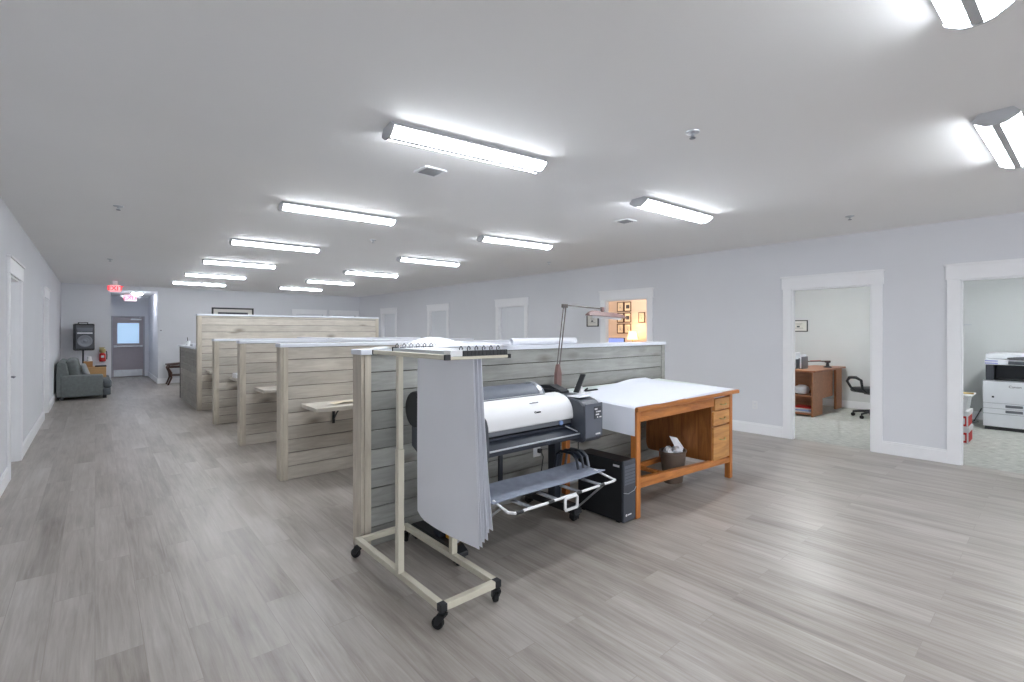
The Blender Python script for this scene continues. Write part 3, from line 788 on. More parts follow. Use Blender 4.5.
# levers and holders at the top right
MB().box(CX1+.04, CX1+.17, 2.66, 2.86, .992, 1.03, .008).prism([(2.62, 1.02), (2.75, 1.06), (2.9, 1.05), (2.9, 1.03), (2.62, 1.005)], 'X', CX1+.05, CX1+.14).build('release_lever', 'black', t)
# stand
for x, lab in ((PX0+.10, 0), (PX1-.085, 1)):
    MB().box(x-.035, x+.035, 2.72, 2.80, .128, .665, .006).build('stand_leg', 'navy', t)
    ft = MB().prism([(2.50, .065), (2.50, .095), (2.56, .125), (3.06, .125), (3.10, .10), (3.10, .065)], 'X', x-.045, x+.045, .004).build('stand_foot', 'black', t)
    for y in (2.535, 3.06):
        c = MB().box(x-.025, x+.025, y-.03, y+.02, .05, .066, .003).box(x-.027, x-.021, y-.02, y+.035, .018, .05).box(x+.021, x+.027, y-.02, y+.035, .018, .05).build('caster', 'black', t)
        MB().lathe([(.025, -.018), (.032, -.014), (.033, 0), (.032, .014), (.025, .018)], (x, y+.012, .0335), 18, 'X').build('wheel', 'blackm', c, True)
    if lab == 0: MB().box(x-.0, x+.10, 2.61, 2.70, .127, .19, .004).build('orange_tag', 'orange', t)
MB().box(PX0+.135, PX1-.12, 2.735, 2.785, .27, .35, .004).build('crossbar', 'navy', t)
MB().box(CX0, CX0+.02, 2.74, 2.76, .40, .67).box(2.26, 2.29, 2.74, 2.76, .35, .67).build('rear_strut', 'navy', t)
# catch basket
ins = MB().sheet(lambda u, v: (1.79+1.06*u, 2.23+.27*v, .472+.012*v-.02*math.sin(PI*v)+.004*math.sin(7*u)), 20, 6, .006).build('basket_fabric', 'fab', t, True)
zr = .435
MB().tube([(1.83, 2.28, zr+.03), (1.828, 2.14, zr), (1.85, 2.105, zr), (2.10, 2.10, zr), (2.78, 2.10, zr), (2.81, 2.11, zr), (2.815, 2.14, zr), (2.812, 2.30, zr+.03)], .0085, 10).build('basket_rail', 'white', t, True)
for x in (1.98, 2.2, 2.42, 2.64): MB().box(x-.018, x+.018, 2.112, 2.27, zr-.002, zr+.006, .001).build('basket_slat', 'silver', t)
for x in (1.86, 2.12, 2.38, 2.62): MB().cyl((x, 2.10, zr), (x+.05, 2.10, zr), .0105, 10).build('rail_sleeve', 'black', t)
MB().tube([(2.27, 2.085, zr-.004), (2.365, 2.085, zr-.004), (2.375, 2.085, zr-.014), (2.375, 2.085, zr-.07), (2.365, 2.085, zr-.08), (2.27, 2.085, zr-.08), (2.26, 2.085, zr-.07), (2.26, 2.085, zr-.014)], .010, 8, True).build('basket_clip', 'white', t, True)
MB().tube([(2.70, 2.11, zr), (2.82, 2.48, .13)], .008, 8).build('basket_brace', 'silver', t)
MB().tube([(1.83, 2.2, zr+.01), (1.72, 2.55, .14)], .008, 8).build('basket_brace', 'silver', t)
# tube loops of the stacker on the right
for dx, m_ in ((0, 'navy'), (.06, 'char'), (.12, 'greym')):
    MB().tube([(2.70+dx, 2.36, .475), (2.70+dx, 2.38, .55), (2.70+dx, 2.42, .58), (2.70+dx, 2.54, .58), (2.70+dx, 2.58, .55), (2.70+dx, 2.60, .44)], .010, 8).build('stacker_loop', m_, t, True)
MB().sheet(lambda u, v: (2.70+.12*u, 2.38+.19*v, .55+.03*math.sin(PI*v)), 4, 8, .004).build('stacker_fabric', 'navy', t, True)
MB().tube([(2.86, 2.5, .66), (2.86, 2.5, .58), (2.84, 2.52, .5)], .004, 6).build('power_cord', 'black', t)

outlet(3.031, 3.153-.0015, .412, 'Y', 'white outlet with a plug low on the front partition behind the printer')

# ------------------------------------------------------------------ oak drafting desk
t = thing('drafting_desk', 'orange oak drafting desk with drawers under a big white sheet', 'desk', (4.1, 2.65, 0))
DX0, DX1, DY0, DY1 = 3.232, 4.955, 2.19, 3.125
def ztop(y): return .897+(y-DY0)/(DY1-DY0)*.048
pr = [(DY0, ztop(DY0)-.034), (DY0, ztop(DY0)-.006), (DY0+.006, ztop(DY0)), (DY1, ztop(DY1)), (DY1, ztop(DY1)-.034)]
MB().prism(pr, 'X', DX0-.02, DX1+.045, .003).build('desk_top', 'oak', t)
MB().prism([(DY0+.03, ztop(DY0+.03)+.0002), (DY0+.03, ztop(DY0+.03)+.0016), (DY1-.004, ztop(DY1-.004)+.0016), (DY1-.004, ztop(DY1-.004)+.0002)], 'X', DX0-.012, DX1+.03).build('vinyl_cover', 'vinyl', t)
LW = .058
for x0 in (DX0+.02, DX1-.02-LW):
    for y0, y1 in ((2.232, 2.29), (2.99, 3.048)):
        MB().box(x0, x0+LW, y0, y1, 0, ztop(y0)-.036, .006).build('leg', 'oakZ', t)
lx0, lx1 = DX0+.02+LW+.001, DX1-.02-LW-.001
MB().box(lx0, 4.56, 2.24, 2.262, .765, .858, .003).build('apron', 'oak', t)
MB().box(lx0, lx1, 3.01, 3.03, .85, .898, .003).build('rear_apron', 'oak', t)
for x0 in (DX0+.035, DX1-.06): MB().prism([(2.291, .83), (2.291, .862), (2.989, .898), (2.989, .86)], 'X', x0, x0+.022).build('side_apron', 'oak', t)
MB().prism([(lx0, .235), (lx0, .315), (lx1, .215), (lx1, .165)], 'Y', 2.235, 2.285, .004).build('foot_rail', 'oak', t)
MB().box(DX0+.032, DX0+.064, 2.291, 2.989, .165, .22, .004).build('side_rail', 'oak', t)
MB().box(DX0+.066, 4.52, 2.70, 2.735, .165, .215, .004).build('rear_stretcher', 'oak', t)
MB().box(3.86, 3.895, 2.286, 2.699, .195, .23, .003).build('cross_tie', 'oak', t)
# pedestal with drawers
MB().prism([(2.25, .225), (2.93, .225), (2.96, .235), (2.975, .265), (2.98, .30), (2.98, .80), (2.25, .80)], 'X', 4.52, 4.535, .002).build('pedestal_side', 'oakY', t)
MB().box(4.536, 4.84, 2.275, 2.95, .237, .785).build('pedestal_body', 'oakY', t)
for z0, z1, x0 in ((.722, .835, 4.57), (.572, .708, 4.538), (.232, .558, 4.538)):
    dr = MB().box(x0, 4.872, 2.236, 2.274, z0, z1, .003).build('drawer', 'oakL', t)
    xm = (x0+4.872)/2; zm = z0+(z1-z0)*(.5 if z1-z0 < .2 else .62)
    MB().tube([(xm-.05, 2.236, zm), (xm-.045, 2.218, zm-.004), (xm-.02, 2.210, zm-.010), (xm+.02, 2.210, zm-.010), (xm+.045, 2.218, zm-.004), (xm+.05, 2.236, zm)], .005, 8).build('handle', 'brass', dr, True)

# big white sheet over the desk, hanging over its left end
def interp(x, pts):
    for (a, p), (b, q) in zip(pts, pts[1:]):
        if x <= b:
            k = max(0, (x-a)/(b-a)); k = k*k*(3-2*k); return p+(q-p)*k
    return pts[-1][1]
def big(u, v):
    LO = .258; u0 = .14; xe = DX0-.024
    if u < u0:
        k = LO*(1-u/u0); x = xe
    else:
        k = 0; w_ = (u-u0)/(1-u0); x = xe-.002+((4.975-.265*v)-xe)*w_
    yf = DY0+.012+.05*max(0, (x-3.7)/1.2)+.018*math.sin(3.2*x)*(1 if x > 3.5 else 0)
    yb = interp(x, [(3.19, 2.80), (3.9, 3.04), (4.55, 3.115)])
    y = yf+v*(yb-yf)
    zt = ztop(y)+.0055
    if k > 0:
        r = .035
        if k < r*1.3: return (xe-.006-k*.4, y, zt-.010*(k/(r*1.3))**1.5)
        return (xe-.006-r*.52-.02*math.sin(3*v)*k-.035*v*k, y+.10*v*k, zt-.010-(k-r*1.3)*1.02)
    lift = .02*max(0, (v-.75)/.25)**2*max(0, min(1, (x-3.9)/.5)) + .006*(.5+.5*math.sin(4.2*x+2*v))*max(0, min(1, (x-3.3)/.2))*v
    return (x, y, zt+lift)
tag(MB().sheet(big, 70, 22, .0012).build('drawing_sheet', 'paperd', None, True), 'huge white drawing sheet covering the oak desk and hanging over its left end', 'paper')
def under(u, v):
    y = DY0+.006+v*.6; x = 3.95+.7*u
    return (x, y, ztop(y)+.0030)
tag(MB().sheet(under, 10, 6, .0006).build('drawing_sheet', 'paperg', None, True), 'greyish sheet showing at the front edge under the huge white one', 'paper')

# waste basket under the desk
bx, by = 4.35, 2.56
t = thing('waste_basket', 'brown plastic waste basket full of paper under the oak desk', 'waste basket', (bx, by, 0))
MB().lathe([(.105, .002), (.11, .01), (.148, .295), (.157, .30), (.157, .315), (.143, .315), (.138, .295), (.102, .014)], (bx, by, 0), 32, sy=.78).build('bin_body', 'bin', t, True)
random.seed(3)
for k in range(4):
    cx, cy = bx+(-.075, .0, .075, .0)[k], by+(.0, .05, .0, -.05)[k]
    q = MB(); r0 = .048
    bm2 = q.bm; bmesh.ops.create_icosphere(bm2, subdivisions=2, radius=r0, matrix=Matrix.Translation((cx, cy, .29+.008*k)))
    for v in bm2.verts: v.co += Vector((random.uniform(-1, 1), random.uniform(-1, 1), random.uniform(-1, 1)))*.010
    tag(q.build('crumpled_paper', 'paper'), ('crumpled white paper at the left of the waste basket', 'crumpled white paper at the back of the waste basket', 'crumpled white paper at the right of the waste basket', 'crumpled white paper in the middle of the waste basket')[k], 'paper', 'crumpled papers in the waste basket')
tag(MB().sheet(lambda u, v: (bx+.0+.15*u-.05*v, by-.05+.06*v+.03*math.sin(3*u), .30+.16*v*(1-.25*u)), 8, 6, .0015).build('paper_sheet', 'paper', None, True), 'stiff white paper sticking up out of the waste basket', 'paper')

# ------------------------------------------------------------------ tower computer
t = thing('computer_tower', 'black computer tower on the floor between printer and oak desk', 'computer', (3.15, 2.5, 0))
x0, x1, y0, y1, zt = 3.085, 3.245, 2.235, 2.70, .49
MB().box(x0, x1, y0+.022, y1, .012, zt-.006, .004).build('case', 'black', t)
fr = MB().box(x0, x1, y0, y0+.021, .012, zt, .006).build('front_bezel', 'char', t)
MB().box(x0+.012, x1-.012, y0-.003, y0, .30, .45, .002).build('drive_panel', 'charl', fr)
q = MB()
for k in range(5): q.box(x0+.016, x1-.016, y0-.0045, y0-.003, .318+.026*k, .321+.026*k)
q.build('drive_slots', 'black', fr)
MB().tube([(x0, y0-.002, .245), (x0+.05, y0-.008, .232), (x1-.03, y0-.008, .245), (x1, y0-.002, .265)], .003, 6).build('bezel_band', 'silver', fr)
q = MB().lathe([(.010, 0), (.010, -.002)], (x0+.035, y0, .065), 16, 'Y')
q.box(x0+.052, x0+.10, y0-.002, y0, .060, .069); q.build('badge', 'white', fr)
MB().box(x0-.0015, x0, y0+.04, y0+.10, .435, .452).build('label', 'white', t)
for y in (y0+.05, y1-.06): MB().box(x0+.01, x1-.01, y, y+.03, 0, .0115).build('foot', 'blackm', t)

# ------------------------------------------------------------------ swing arm lamp
Y = 3.045
t = thing('swing_arm_lamp', 'dusty rose swing arm lamp clamped at the back of the oak desk', 'lamp', (3.19, Y, .96))
zb = ztop(3.02)+.002
MB().box(3.165, 3.245, Y-.045, Y+.025, zb, zb+.02, .003).cyl((3.205, Y-.01, zb+.02), (3.20, Y-.005, zb+.05), .02, 14).build('clamp_base', 'lampm', t)
MB().prism([(3.165, zb+.05), (3.17, zb+.17), (3.19, zb+.255), (3.215, zb+.255), (3.232, zb+.17), (3.235, zb+.05)], 'Y', Y-.02, Y+.02, .006).build('arm_sheath', 'lampm', t)
for dx in (-.014, .018): MB().cyl((3.20+dx, Y, zb+.2), (3.292+dx, Y, 1.725), .006, 10).build('lower_arm', 'lamprod', t)
MB().box(3.262, 3.325, Y-.014, Y+.014, 1.715, 1.75, .004).build('elbow', 'lamprod', t)
MB().cyl((3.30, Y, 1.742), (3.85, Y, 1.722), .007, 10).build('upper_arm', 'lamprod', t)
MB().cyl((3.85, Y, 1.735), (3.85, Y, 1.69), .016, 12).box(3.83, 3.87, Y-.013, Y+.013, 1.70, 1.74, .003).build('head_joint', 'lampm', t)
q = MB()
secs = ((3.56, .035, 1.652, 1.666), (3.60, .05, 1.65, 1.685), (3.655, .06, 1.648, 1.70), (3.74, .06, 1.645, 1.688), (3.92, .06, 1.638, 1.684), (4.08, .055, 1.632, 1.666), (4.15, .035, 1.63, 1.645))
rings = []
for (x, hw, za, zc) in secs:
    rings.append([q.bm.verts.new(p) for p in ((x, Y-hw-.05, za), (x, Y-hw*.5-.05, zc), (x, Y+hw*.5-.05, zc), (x, Y+hw-.05, za))])
for A, B in zip(rings, rings[1:]):
    for k in range(4): q.bm.faces.new((A[k], A[(k+1) % 4], B[(k+1) % 4], B[k]))
q.bm.faces.new(rings[0][::-1]); q.bm.faces.new(rings[-1]); q.build('lamp_shade', 'lampm', t, True)
MB().cyl((3.64, Y-.05, 1.64), (4.08, Y-.05, 1.626), .013, 12).build('tube_lamp', 'white', t)

# black panel and ruler at the back corner of the desk
t = thing('tilted_panel', 'thin black panel leaning upright on the back corner of the oak desk', 'panel', (3.33, 2.9, .96))
zd = ztop(2.9)+.008
T = Matrix.Translation((3.285, 2.9, zd)) @ Matrix.Rotation(math.radians(32), 4, 'Y')
MB().box(-.005, .005, -.03, .03, 0, .19, .003, T=T).build('panel', 'black', t)
MB().prism([(3.30, zd), (3.36, zd), (3.325, zd+.06)], 'Y', 2.86, 2.94).build('support', 'white', t)
MB().box(3.26, 3.40, 2.82, 2.98, zd-.003, zd).build('foot_plate', 'white', t)
tag(MB().box(3.42, 3.60, 2.90, 2.925, ztop(2.91)+.0065, ztop(2.91)+.018, .002).cyl((3.43, 2.912, ztop(2.91)+.02), (3.46, 2.912, ztop(2.91)+.032), .008, 10).build('black_tool', 'black'), 'small black tool lying at the back of the oak desk', 'tool')

# ------------------------------------------------------------------ far left: sofa, boxes, speaker, extinguisher, chair
t = thing('sofa', 'grey fabric sofa against the left wall at the far end', 'sofa', (-.17, 15.0, 0))
sx0, sx1, sy0, sy1 = -.63, .24, 14.08, 15.85
MB().box(sx0+.02, sx1-.08, sy0+.02, sy1-.02, .07, .30, .02).build('frame', 'sofa', t)
for y in (sy0, sy1-.20): MB().box(sx0+.06, sx1-.10, y, y+.20, .06, .535, .035, seg=3).build('arm', 'sofa', t, True)
MB().prism([(sx0, .07), (sx0, .80), (sx0+.05, .845), (sx0+.16, .80), (sx0+.24, .30), (sx0+.24, .07)], 'Y', sy0+.01, sy1-.01, .02).build('backrest', 'sofa', t, True)
for k in range(2):
    ya_ = sy0+.205+k*.69
    MB().box(sx0+.25, sx1+.03, ya_, ya_+.68, .235, .41, .04, seg=3).build('seat_cushion', 'sofad', t, True)
    T = Matrix.Translation((sx0+.22, ya_+.34, .42)) @ Matrix.Rotation(-.22, 4, 'Y')
    MB().box(0, .2, -.33, .33, 0, .44, .07, T=T, seg=3).build('back_cushion', 'sofa', t, True)
MB().box(sx1-.10, sx1+.03, sy0, sy0+.20, .07, .22, .012).box(sx1-.10, sx1+.045, sy0-.01, sy0+.21, .225, .40, .04, seg=3).build('front_cushion', 'sofad', t, True)
for x in (sx0+.05, sx1-.11):
    for y in (sy0+.06, sy1-.12): MB().box(x, x+.07, y, y+.07, 0, .069, .004).build('foot', 'black', t)
T = Matrix.Translation((-.16, 14.50, .425)) @ Matrix.Rotation(-.30, 4, 'Y')
q = MB(); q.box(0, .10, -.16, .2, 0, .34, .045, T=T, seg=3)
tag(q.build('throw_pillow', 'pillow', None, True), 'light grey throw pillow leaning on the sofa back', 'pillow')
def carton(x0, x1, y0, y1, z0, z1, label, m):
    t = thing('cardboard_box', label, 'box', ((x0+x1)/2, (y0+y1)/2, z0), 'cardboard boxes on the sofa')
    MB().box(x0, x1, y0, y1, z0, z1-.006, .003).build('carton', m, t)
    ym = (y0+y1)/2
    MB().box(x0, x1, y0, ym-.002, z1-.0055, z1, .001).build('flap', m, t); MB().box(x0, x1, ym+.002, y1, z1-.0055, z1, .001).build('flap', m, t)
    MB().box(x0+.0, x1, ym-.025, ym+.025, z1+.0003, z1+.001).build('tape', 'tan', t)
carton(-.20, .20, 14.84, 15.3, .412, .655, 'large tan cardboard box lying on the sofa seat', 'card')
carton(-.20, -.04, 14.88, 15.1, .6565, .79, 'small brown cardboard box on top of the large one', 'cards')
t = thing('paper_cup', 'white cup upside down on the small cardboard box', 'cup', (-.10, 14.98, .792))
MB().lathe([(.05, .0005), (.05, .012), (.047, .03), (.038, .105), (.03, .112)], (-.10, 14.98, .7915), 20).build('cup', 'white', t, True)
tag(MB().box(.0, .21, 14.9, 15.12, .6568, .682, .006).box(.01, .20, 14.91, 15.08, .682, .688).build('black_tray', 'black'), 'flat black tray on the large cardboard box', 'tray')
t = thing('loudspeaker', 'black loudspeaker mounted on a pole stand by the back wall', 'loudspeaker', (-.23, 16.5, 1.02))
T = Matrix.Translation((-.23, 16.5, 1.005)) @ Matrix.Rotation(.22, 4, 'Z')
MB().prism([(-.20, -.16), (.20, -.16), (.165, .17), (-.165, .17)], 'Z', 0, .68, .02, T=T).build('cabinet', 'black', t)
gr = MB().box(-.18, .18, -.168, -.161, .05, .64, .003, T=T).build('front_baffle', 'char', t)
MB().lathe([(.145, -.169), (.15, -.176), (.13, -.178), (.11, -.172), (.05, -.165), (.03, -.174), (.005, -.176)], (0, 0, .24), 28, 'Y', T=T).build('woofer', 'greym', t, True)
MB().prism([(-.14, .48), (.14, .48), (.16, .58), (-.16, .58)], 'Y', -.18, -.1685, T=T).build('horn', 'charl', t)
MB().box(-.15, .15, -.17, -.1685, .43, .455, T=T).build('silver_strip', 'silver', t)
MB().tube([(-.09, .0, .68), (-.09, 0, .71), (.09, 0, .71), (.09, 0, .68)], .013, 8, T=T).build('handle', 'black', t)
t = thing('speaker_stand', 'black tripod pole stand holding the loudspeaker behind the sofa', 'stand', (-.23, 16.5, 0))
MB().cyl((-.23, 16.5, .12), (-.23, 16.5, 1.003), .018, 14).build('pole', 'black', t)
MB().cyl((-.23, 16.5, .45), (-.23, 16.5, .52), .03, 14).build('collar', 'black', t)
for k in range(3):
    a = k*2*PI/3+.5; MB().cyl((-.23, 16.5, .48), (-.23+.32*math.cos(a), 16.5+.32*math.sin(a), .012), .012, 8).build('leg', 'black', t)
t = thing('fire_extinguisher', 'red fire extinguisher with tan top on the back wall beside the hallway', 'fire extinguisher', (.152, YB-.08, .69))
ex, ey = .152, YB-.085
MB().lathe([(.06, .69), (.068, .70), (.068, .86), (.06, .895), (.035, .915)], (ex, ey, 0), 24).build('cylinder', 'red', t, True)
MB().box(ex-.03, ex+.03, ey-.071, ey-.064, .79, .85, .002).build('label', 'paper', t)
MB().lathe([(.03, .916), (.058, .93), (.068, .95), (.068, 1.01), (.05, 1.03)], (ex, ey, 0), 18).box(ex-.07, ex+.03, ey-.03, ey+.03, 1.03, 1.05, .004).prism([(ex-.07, 1.05), (ex+.05, 1.055), (ex+.05, 1.07), (ex-.07, 1.065)], 'Y', ey-.012, ey+.012).build('valve', 'brass', t, True)
MB().tube([(ex+.04, ey, .97), (ex+.085, ey, .95), (ex+.09, ey, .85), (ex+.085, ey, .74)], .011, 8).build('hose', 'black', t, True)
MB().box(ex-.02, ex+.02, YB-.016, YB-.0005, .72, 1.03).build('wall_bracket', 'greym', t)
t = thing('thermostat', 'small white thermostat on the hallway corner', 'thermostat', (HX1, YB-.01, 1.5))
MB().box(HX1+.03, HX1+.10, YB-.022, YB-.0005, 1.44, 1.55, .004).build('case', 'offw', t)
MB().box(HX1+.045, HX1+.085, YB-.024, YB-.022, 1.50, 1.53).build('screen', 'inkg', t)
# dark wood chair
t = thing('accent_chair', 'dark brown wooden chair with bent legs beyond the low counter', 'chair', (1.75, 16.45, 0))
cx, cy = 1.80, 16.45
for y in (cy-.22, cy+.22):
    MB().tube([(cx-.28, y, 0), (cx-.20, y, .20), (cx-.21, y, .34), (cx-.27, y, .47), (cx-.24, y, .545)], [.02, .024, .03, .024, .02], 8).build('leg', 'darkwood', t, True)
    MB().tube([(cx+.26, y, 0), (cx+.20, y, .22), (cx+.20, y, .34), (cx+.24, y, .47), (cx+.30, y, .85)], [.02, .024, .03, .024, .018], 8).build('leg', 'darkwood', t, True)
    MB().tube([(cx-.20, y, .26), (cx+.20, y, .26)], .014, 8).build('stretcher', 'darkwood', t)
    MB().tube([(cx-.30, y, .56), (cx+.26, y, .60)], .02, 8).build('side_rail', 'darkwood', t, True)
MB().box(cx-.26, cx+.24, cy-.20, cy+.20, .47, .53, .02).build('seat', 'darkwood', t)
MB().box(cx+.265, cx+.295, cy-.21, cy+.21, .62, .86, .01).build('backrest', 'darkwood', t)

# ------------------------------------------------------------------ office with the wooden desk
t = thing('corner_desk', 'brown veneer office desk with open end shelves in the first office', 'desk', (9.9, 3.2, 0))
MB().prism([(9.36, 3.95), (9.36, 2.93), (9.45, 2.84), (9.7, 2.81), (11.06, 2.80), (11.06, 3.35), (10.3, 3.4), (10.0, 3.95)], 'Z', .775, .808, .003).build('desk_top', 'desk1', t)
for z in (.03, .345): MB().box(9.40, 9.90, 2.90, 3.9, z, z+.025, .002).build('shelf', 'desk1', t)
MB().box(9.40, 9.92, 2.865, 2.89, 0, .774, .002).box(9.905, 9.925, 2.892, 3.9, 0, .774).build('end_panel', 'desk1', t)
MB().box(9.9255, 10.69, 2.92, 2.94, .26, .774).build('modesty_panel', 'desk1', t)
MB().box(10.70, 11.04, 2.86, 2.90, 0, .774, .002).build('leg_panel', 'desk1', t)
t = thing('letter_tray', 'grey mesh file holder on the office desk', 'file holder', (9.75, 3.25, .809))
MB().box(9.70, 9.98, 3.12, 3.14, .8085, 1.03, .003).box(9.70, 9.98, 3.17, 3.185, .8085, 1.0, .003).box(9.70, 9.98, 3.22, 3.235, .8085, .98, .003).box(9.70, 9.98, 3.10, 3.40, .8085, .79).build('holder', 'greym', t)
MB().box(9.72, 9.96, 3.142, 3.168, .821, 1.07).box(9.72, 9.96, 3.24, 3.30, .821, 1.10, .003).build('papers', 'paper', t)
t = thing('balance_stand', 'dark desk ornament with a long arm on the office desk', 'ornament', (10.45, 2.95, .809))
MB().lathe([(.07, .8085), (.07, .82), (.03, .84), (.022, .89), (.05, .905), (.05, .915)], (10.5, 2.95, 0), 18).build('stand', 'black', t, True)
T = Matrix.Translation((10.5, 2.95, .916)) @ Matrix.Rotation(-.55, 4, 'Z')
MB().box(-.12, .05, -.02, .02, 0, .022, .003, T=T).box(-.5, -.1, .0, .02, .003, .02, .003, T=T).build('long_arm', 'darkwood', t)
MB().box(-.36, -.14, -.001, .021, .0205, .026, T=T).build('red_inlay', 'redbox', t)
tag(MB().lathe([(.07, .3705), (.13, .39), (.15, .45), (.13, .50), (.06, .53)], (9.6, 3.10, 0), 20, sy=.8).build('white_bag', 'paper', None, True), 'white bag on the upper open shelf of the office desk', 'bag')
for k in range(4):
    z = .0555+.026*k
    T = Matrix.Translation((9.6, 3.08, z)) @ Matrix.Rotation((.1, -.15, .2, 0)[k], 4, 'Z')
    mt = ('boxw', 'blue', 'boxw', 'redbox')[k]
    tag(MB().box(-.13, .13, -.16, .12, 0, .0245, .002, T=T).build('magazine', mt), ('white magazine at the bottom of the pile on the lower desk shelf', 'blue magazine in the pile on the lower desk shelf', 'white magazine under the red one on the lower desk shelf', 'red magazine topmost in the pile on the lower desk shelf')[k], 'magazine', 'magazines on the lower desk shelf')
# office chair
t = thing('office_chair', 'black swivel office chair with loop arms in the first office', 'office chair', (10.14, 2.17, 0), rz=2.5)
MB().box(-.24, .24, -.24, .24, .43, .52, .04, seg=3).build('seat', 'chairb', t, True, False)
T = Matrix.Translation((0, .25, .56)) @ Matrix.Rotation(-.14, 4, 'X')
MB().box(-.23, .23, -.035, .05, 0, .50, .035, T=T, seg=3).box(-.17, .17, -.06, .0, .08, .42, .03, T=T).build('backrest', 'chairb', t, True, False)
MB().box(-.04, .04, .15, .30, .40, .43, .004).box(-.04, .04, .27, .31, .40, .62, .004).build('back_bracket', 'black', t, world=False)
for s in (-1, 1):
    MB().tube([(s*.25, .16, .46), (s*.31, .14, .52), (s*.315, .12, .66), (s*.31, .0, .70), (s*.31, -.14, .69), (s*.31, -.20, .62), (s*.29, -.14, .52), (s*.24, -.08, .45)], [.018, .02, .022, .026, .026, .022, .02, .018], 10).build('armrest', 'black', t, True, False)
MB().cyl((0, 0, .10), (0, 0, .42), .028, 14).box(-.09, .09, -.09, .09, .40, .43, .004).build('gas_column', 'black', t, True, False)
for k in range(5):
    a = k*2*PI/5+.3; ex_, ey_ = .29*math.cos(a), .29*math.sin(a)
    lg = MB().tube([(0, 0, .115), (ex_*.5, ey_*.5, .105), (ex_, ey_, .082)], [.03, .022, .016], 8).build('leg', 'black', t, True, False)
    MB().lathe([(.026, -.02), (.03, -.014), (.03, .014), (.026, .02)], (ex_, ey_, .0305), 14, 'X').cyl((ex_, ey_, .05), (ex_, ey_, .08), .008, 8).build('caster', 'blackm', lg, True, False)

# ------------------------------------------------------------------ copier room
t = thing('photocopier', 'white office photocopier with paper drawers in the far right room', 'photocopier', (10.6, .5, 0))
fx, y1, y0 = 10.3, .825, .18
MB().box(fx, fx+.68, y0, y1, .05, .75, .012).build('body', 'inkg', t)
MB().box(fx+.02, fx+.66, y0+.02, y1-.02, 0, .049).build('plinth', 'black', t)
for z0, z1 in ((.055, .245), (.25, .325), (.33, .405)):
    dr = MB().box(fx-.012, fx-.0005, y0+.004, y1-.004, z0, z1, .005).build('drawer', 'offw', t)
    if z1 > .3: MB().box(fx-.016, fx-.012, .40, .58, z0+.022, z1-.015, .003).build('handle', 'greym', dr)
MB().box(fx-.012, fx-.0005, y0+.004, y1-.004, .41, .735, .005).build('front_door', 'offw', t)
lettering('brand_lettering', 'Canon', .05, (fx-.0125, .48, .665), (PI/2, 0, -PI/2), 'ink', t)
MB().box(fx-.0135, fx-.0125, .70, .725, .49, .515).build('indicator', 'ink', t)
MB().box(fx+.03, fx+.68, y1-.12, y1-.03, .75, .985, .006).box(fx+.30, fx+.68, y0, y1-.121, .75, .985, .006).build('output_bay', 'char', t)
MB().box(fx+.01, fx+.30, y0, y1-.125, .752, .775, .004).build('output_tray', 'black', t)
MB().box(fx-.01, fx+.68, y0-.0, y1-.02, .986, 1.07, .012).build('scanner', 'offw', t)
MB().box(fx+.02, fx+.66, y0+.02, y1-.03, 1.071, 1.16, .02).build('document_feeder', 'offw', t)
MB().prism([(.56, 1.085), (.20, 1.12), (.20, 1.135), (.56, 1.10)], 'X', fx-.03, fx+.4).build('feeder_tray', 'char', t)
MB().box(fx-.06, fx-.011, .22, .55, 1.0, 1.05, .008).build('control_panel', 'char', t)
q = MB()
for z in (1.04, 1.005): q.box(fx-.0125, fx-.0105, .66, .80, z, z+.012)
q.build('blue_marking', plain('blue_violet_print', (110, 120, 200), .6), t)
MB().tube([(fx+.1, y1+.02, .3), (fx+.12, y1+.06, .2), (fx+.05, y1+.10, .1), (fx+.1, y1+.25, .02), (fx+.6, y1+.1, .015)], .008, 8).build('power_cord', 'black', t, True)
# stack of cartons by the doorway
def paper_box(z, label, jig):
    t = thing('paper_carton', label, 'box', (8.95, 1.0, z), 'paper cartons in the copier room')
    x0, x1, y0, y1 = 8.72+jig, 9.14+jig, .835+jig*.3, 1.14
    MB().box(x0, x1, y0, y1, z, z+.15, .004).build('carton', 'boxw', t)
    MB().box(x0-.008, x1+.008, y0-.008, y1+.008, z+.1505, z+.215, .004).build('lid', 'boxw', t)
    MB().box(x0-.002, x0-.0005, y0+.015, y1-.02, z+.015, z+.148).build('red_print', 'redbox', t)
    MB().box(x0+.02, x1-.02, y0-.002, y0-.0005, z+.015, z+.148).build('red_print', 'redbox', t)
    MB().box(x0-.0035, x0-.0021, y0+.03, y0+.12, z+.04, z+.12).build('white_mark', 'boxw', t)
paper_box(0.001, 'red and white paper carton on the carpet, lower of two', 0.0)
paper_box(.218, 'red and white paper carton stacked on another', .012)
t = thing('plastic_tub', 'white plastic tub on top of the paper cartons', 'tub', (8.94, 1.0, .434))
q = MB(); q.prism([(.86, .4345), (1.14, .4345), (1.165, .63), (.835, .63)], 'X', 8.72, 9.15, .004); q.build('tub', 'white', t)
MB().box(8.70, 9.17, .80, 1.175, .631, .648, .004).build('rim', 'white', t)
MB().box(8.715, 8.7195, .88, 1.1, .60, .612).build('red_stripe', 'redbox', t)
tag(MB().box(8.9, 8.96, .80, 1.17, .6495, .665, .002, T=Matrix.Translation((0, 0, 0))).build('wood_strip', 'tan'), 'pale wood strip lying across the plastic tub', 'stick')
t = thing('cord_hook', 'small hook on the copier room back wall', 'hook', (11.3, 1.0, 1.6))
MB().box(11.285, 11.2995, 1.04, 1.14, 1.60, 1.615, .002).build('bar', 'paperg', t)

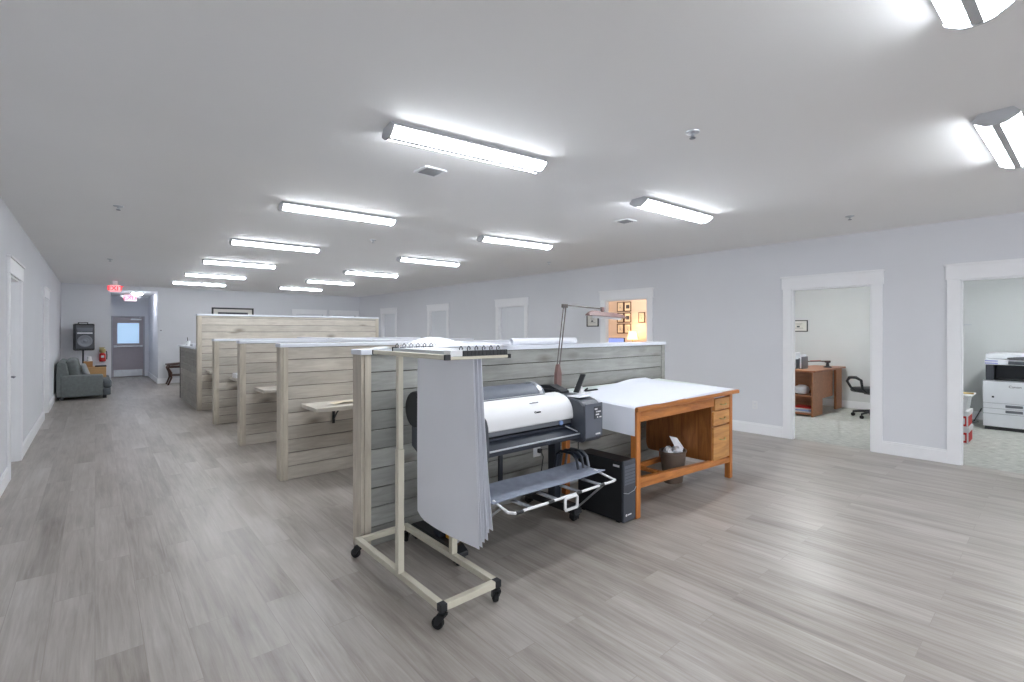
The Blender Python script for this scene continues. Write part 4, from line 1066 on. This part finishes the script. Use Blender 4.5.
# ------------------------------------------------------------------ lamp-lit office
X9 = 9.9
k_ = 0
lab9 = [['top left', 'top right'], ['middle left', 'middle right'], ['bottom left', 'bottom right']]
for r_ in range(3):
    for c_ in range(2):
        yc = 7.26 - c_*.215; zc = 2.10-r_*.27
        picture_x(X9, yc-.1, yc+.1, zc-.12, zc+.12, 'dark framed print, %s of six on the lamp-lit office wall' % lab9[r_][c_], 'six framed prints in the lamp-lit office', 'art' if (c_ == 1 and r_ < 2) else 'inkg', 'darkwood', 'warmmat', 1 if (c_ == 1 and r_ < 2) else 0)
picture_x(X9, 6.555, 6.735, 1.70, 1.95, 'single dark framed print right of the six in the lamp-lit office', None, 'inkg', 'darkwood', 'warmmat', 0)
t = thing('credenza', 'wooden credenza against the back wall of the lamp-lit office', 'cabinet', (9.6, 6.9, 0))
MB().box(9.4, 9.88, 6.0, 7.65, .06, .74, .004).build('body', 'desk1', t); MB().box(9.37, 9.89, 5.97, 7.68, .741, .77, .004).build('top', 'desk1', t)
MB().box(9.45, 9.85, 6.05, 7.6, 0, .059).build('plinth', 'black', t)
for k in range(3): dr = MB().box(9.388, 9.3995, 6.01+.547*k, 6.545+.547*k, .07, .73, .003).build('door', 'desk1', t); MB().box(9.38, 9.388, 6.25+.547*k, 6.35+.547*k, .62, .635, .002).build('handle', 'greym', dr)
lx, ly = 9.60, 6.70
t = thing('table_lamp', 'lit table lamp with glowing cream shade in the lamp-lit office', 'lamp', (lx, ly, .771))
MB().lathe([(.09, .7715), (.09, .785), (.03, .80), (.055, .90), (.07, 1.0), (.04, 1.12), (.015, 1.16), (.015, 1.30)], (lx, ly, 0), 24).build('base', 'brass', t, True)
MB().lathe([(.118, 1.30), (.085, 1.49)], (lx, ly, 0), 32).build('lamp_shade', 'warmshade', t, True)
t = thing('monitor', 'computer monitor with blue screen in the lamp-lit office', 'monitor', (9.5, 7.4, .771))
MB().box(9.55, 9.59, 6.90, 7.38, .93, 1.335, .008).build('bezel', 'black', t)
MB().box(9.545, 9.5495, 6.915, 7.365, .95, 1.325).build('screen', 'screen', t)
MB().cyl((9.60, 7.14, .78), (9.60, 7.14, 1.0), .025, 12).box(9.50, 9.70, 7.02, 7.26, .7715, .785, .004).build('stand', 'black', t)

# ------------------------------------------------------------------ table lamp bulb, added office light, world, camera
def point(name, loc, e, col, r=.05):
    l = bpy.data.lights.new(name, 'POINT'); l.energy = e; l.color = col; l.shadow_soft_size = r
    o = bpy.data.objects.new(name, l); COL.objects.link(o); o.location = loc; return o
point('table_lamp_bulb', (lx, ly, 1.56), 4, (1, .62, .34))
point('office_fill_light', (8.6, 6.2, 2.6), 30, (1, .9, .8), .12)  # unseen point light added to brighten the office, no fixture drawn

w = bpy.data.worlds.new('world'); sc.world = w; w.use_nodes = True
w.node_tree.nodes['Background'].inputs[0].default_value = (.93, .96, 1, 1); w.node_tree.nodes['Background'].inputs[1].default_value = 2.8

cam = bpy.data.cameras.new('camera'); co = bpy.data.objects.new('camera', cam); COL.objects.link(co)
cam.sensor_width = 36; cam.lens = 480/1024*36; cam.clip_start = .05; cam.clip_end = 100
co.location = (0, 0, 1.5); co.rotation_euler = (PI/2, 0, -math.atan((512-95)/480))
cam.shift_y = -10/1024
sc.camera = co
vs = sc.view_settings
sc.display_settings.display_device = 'sRGB'
vs.view_transform = 'Standard'; vs.look = 'None'; vs.gamma = 1; vs.use_curve_mapping = False
vs.exposure = 0.82
sc.cycles.max_bounces = 10; sc.cycles.diffuse_bounces = 6; sc.cycles.use_denoising = True
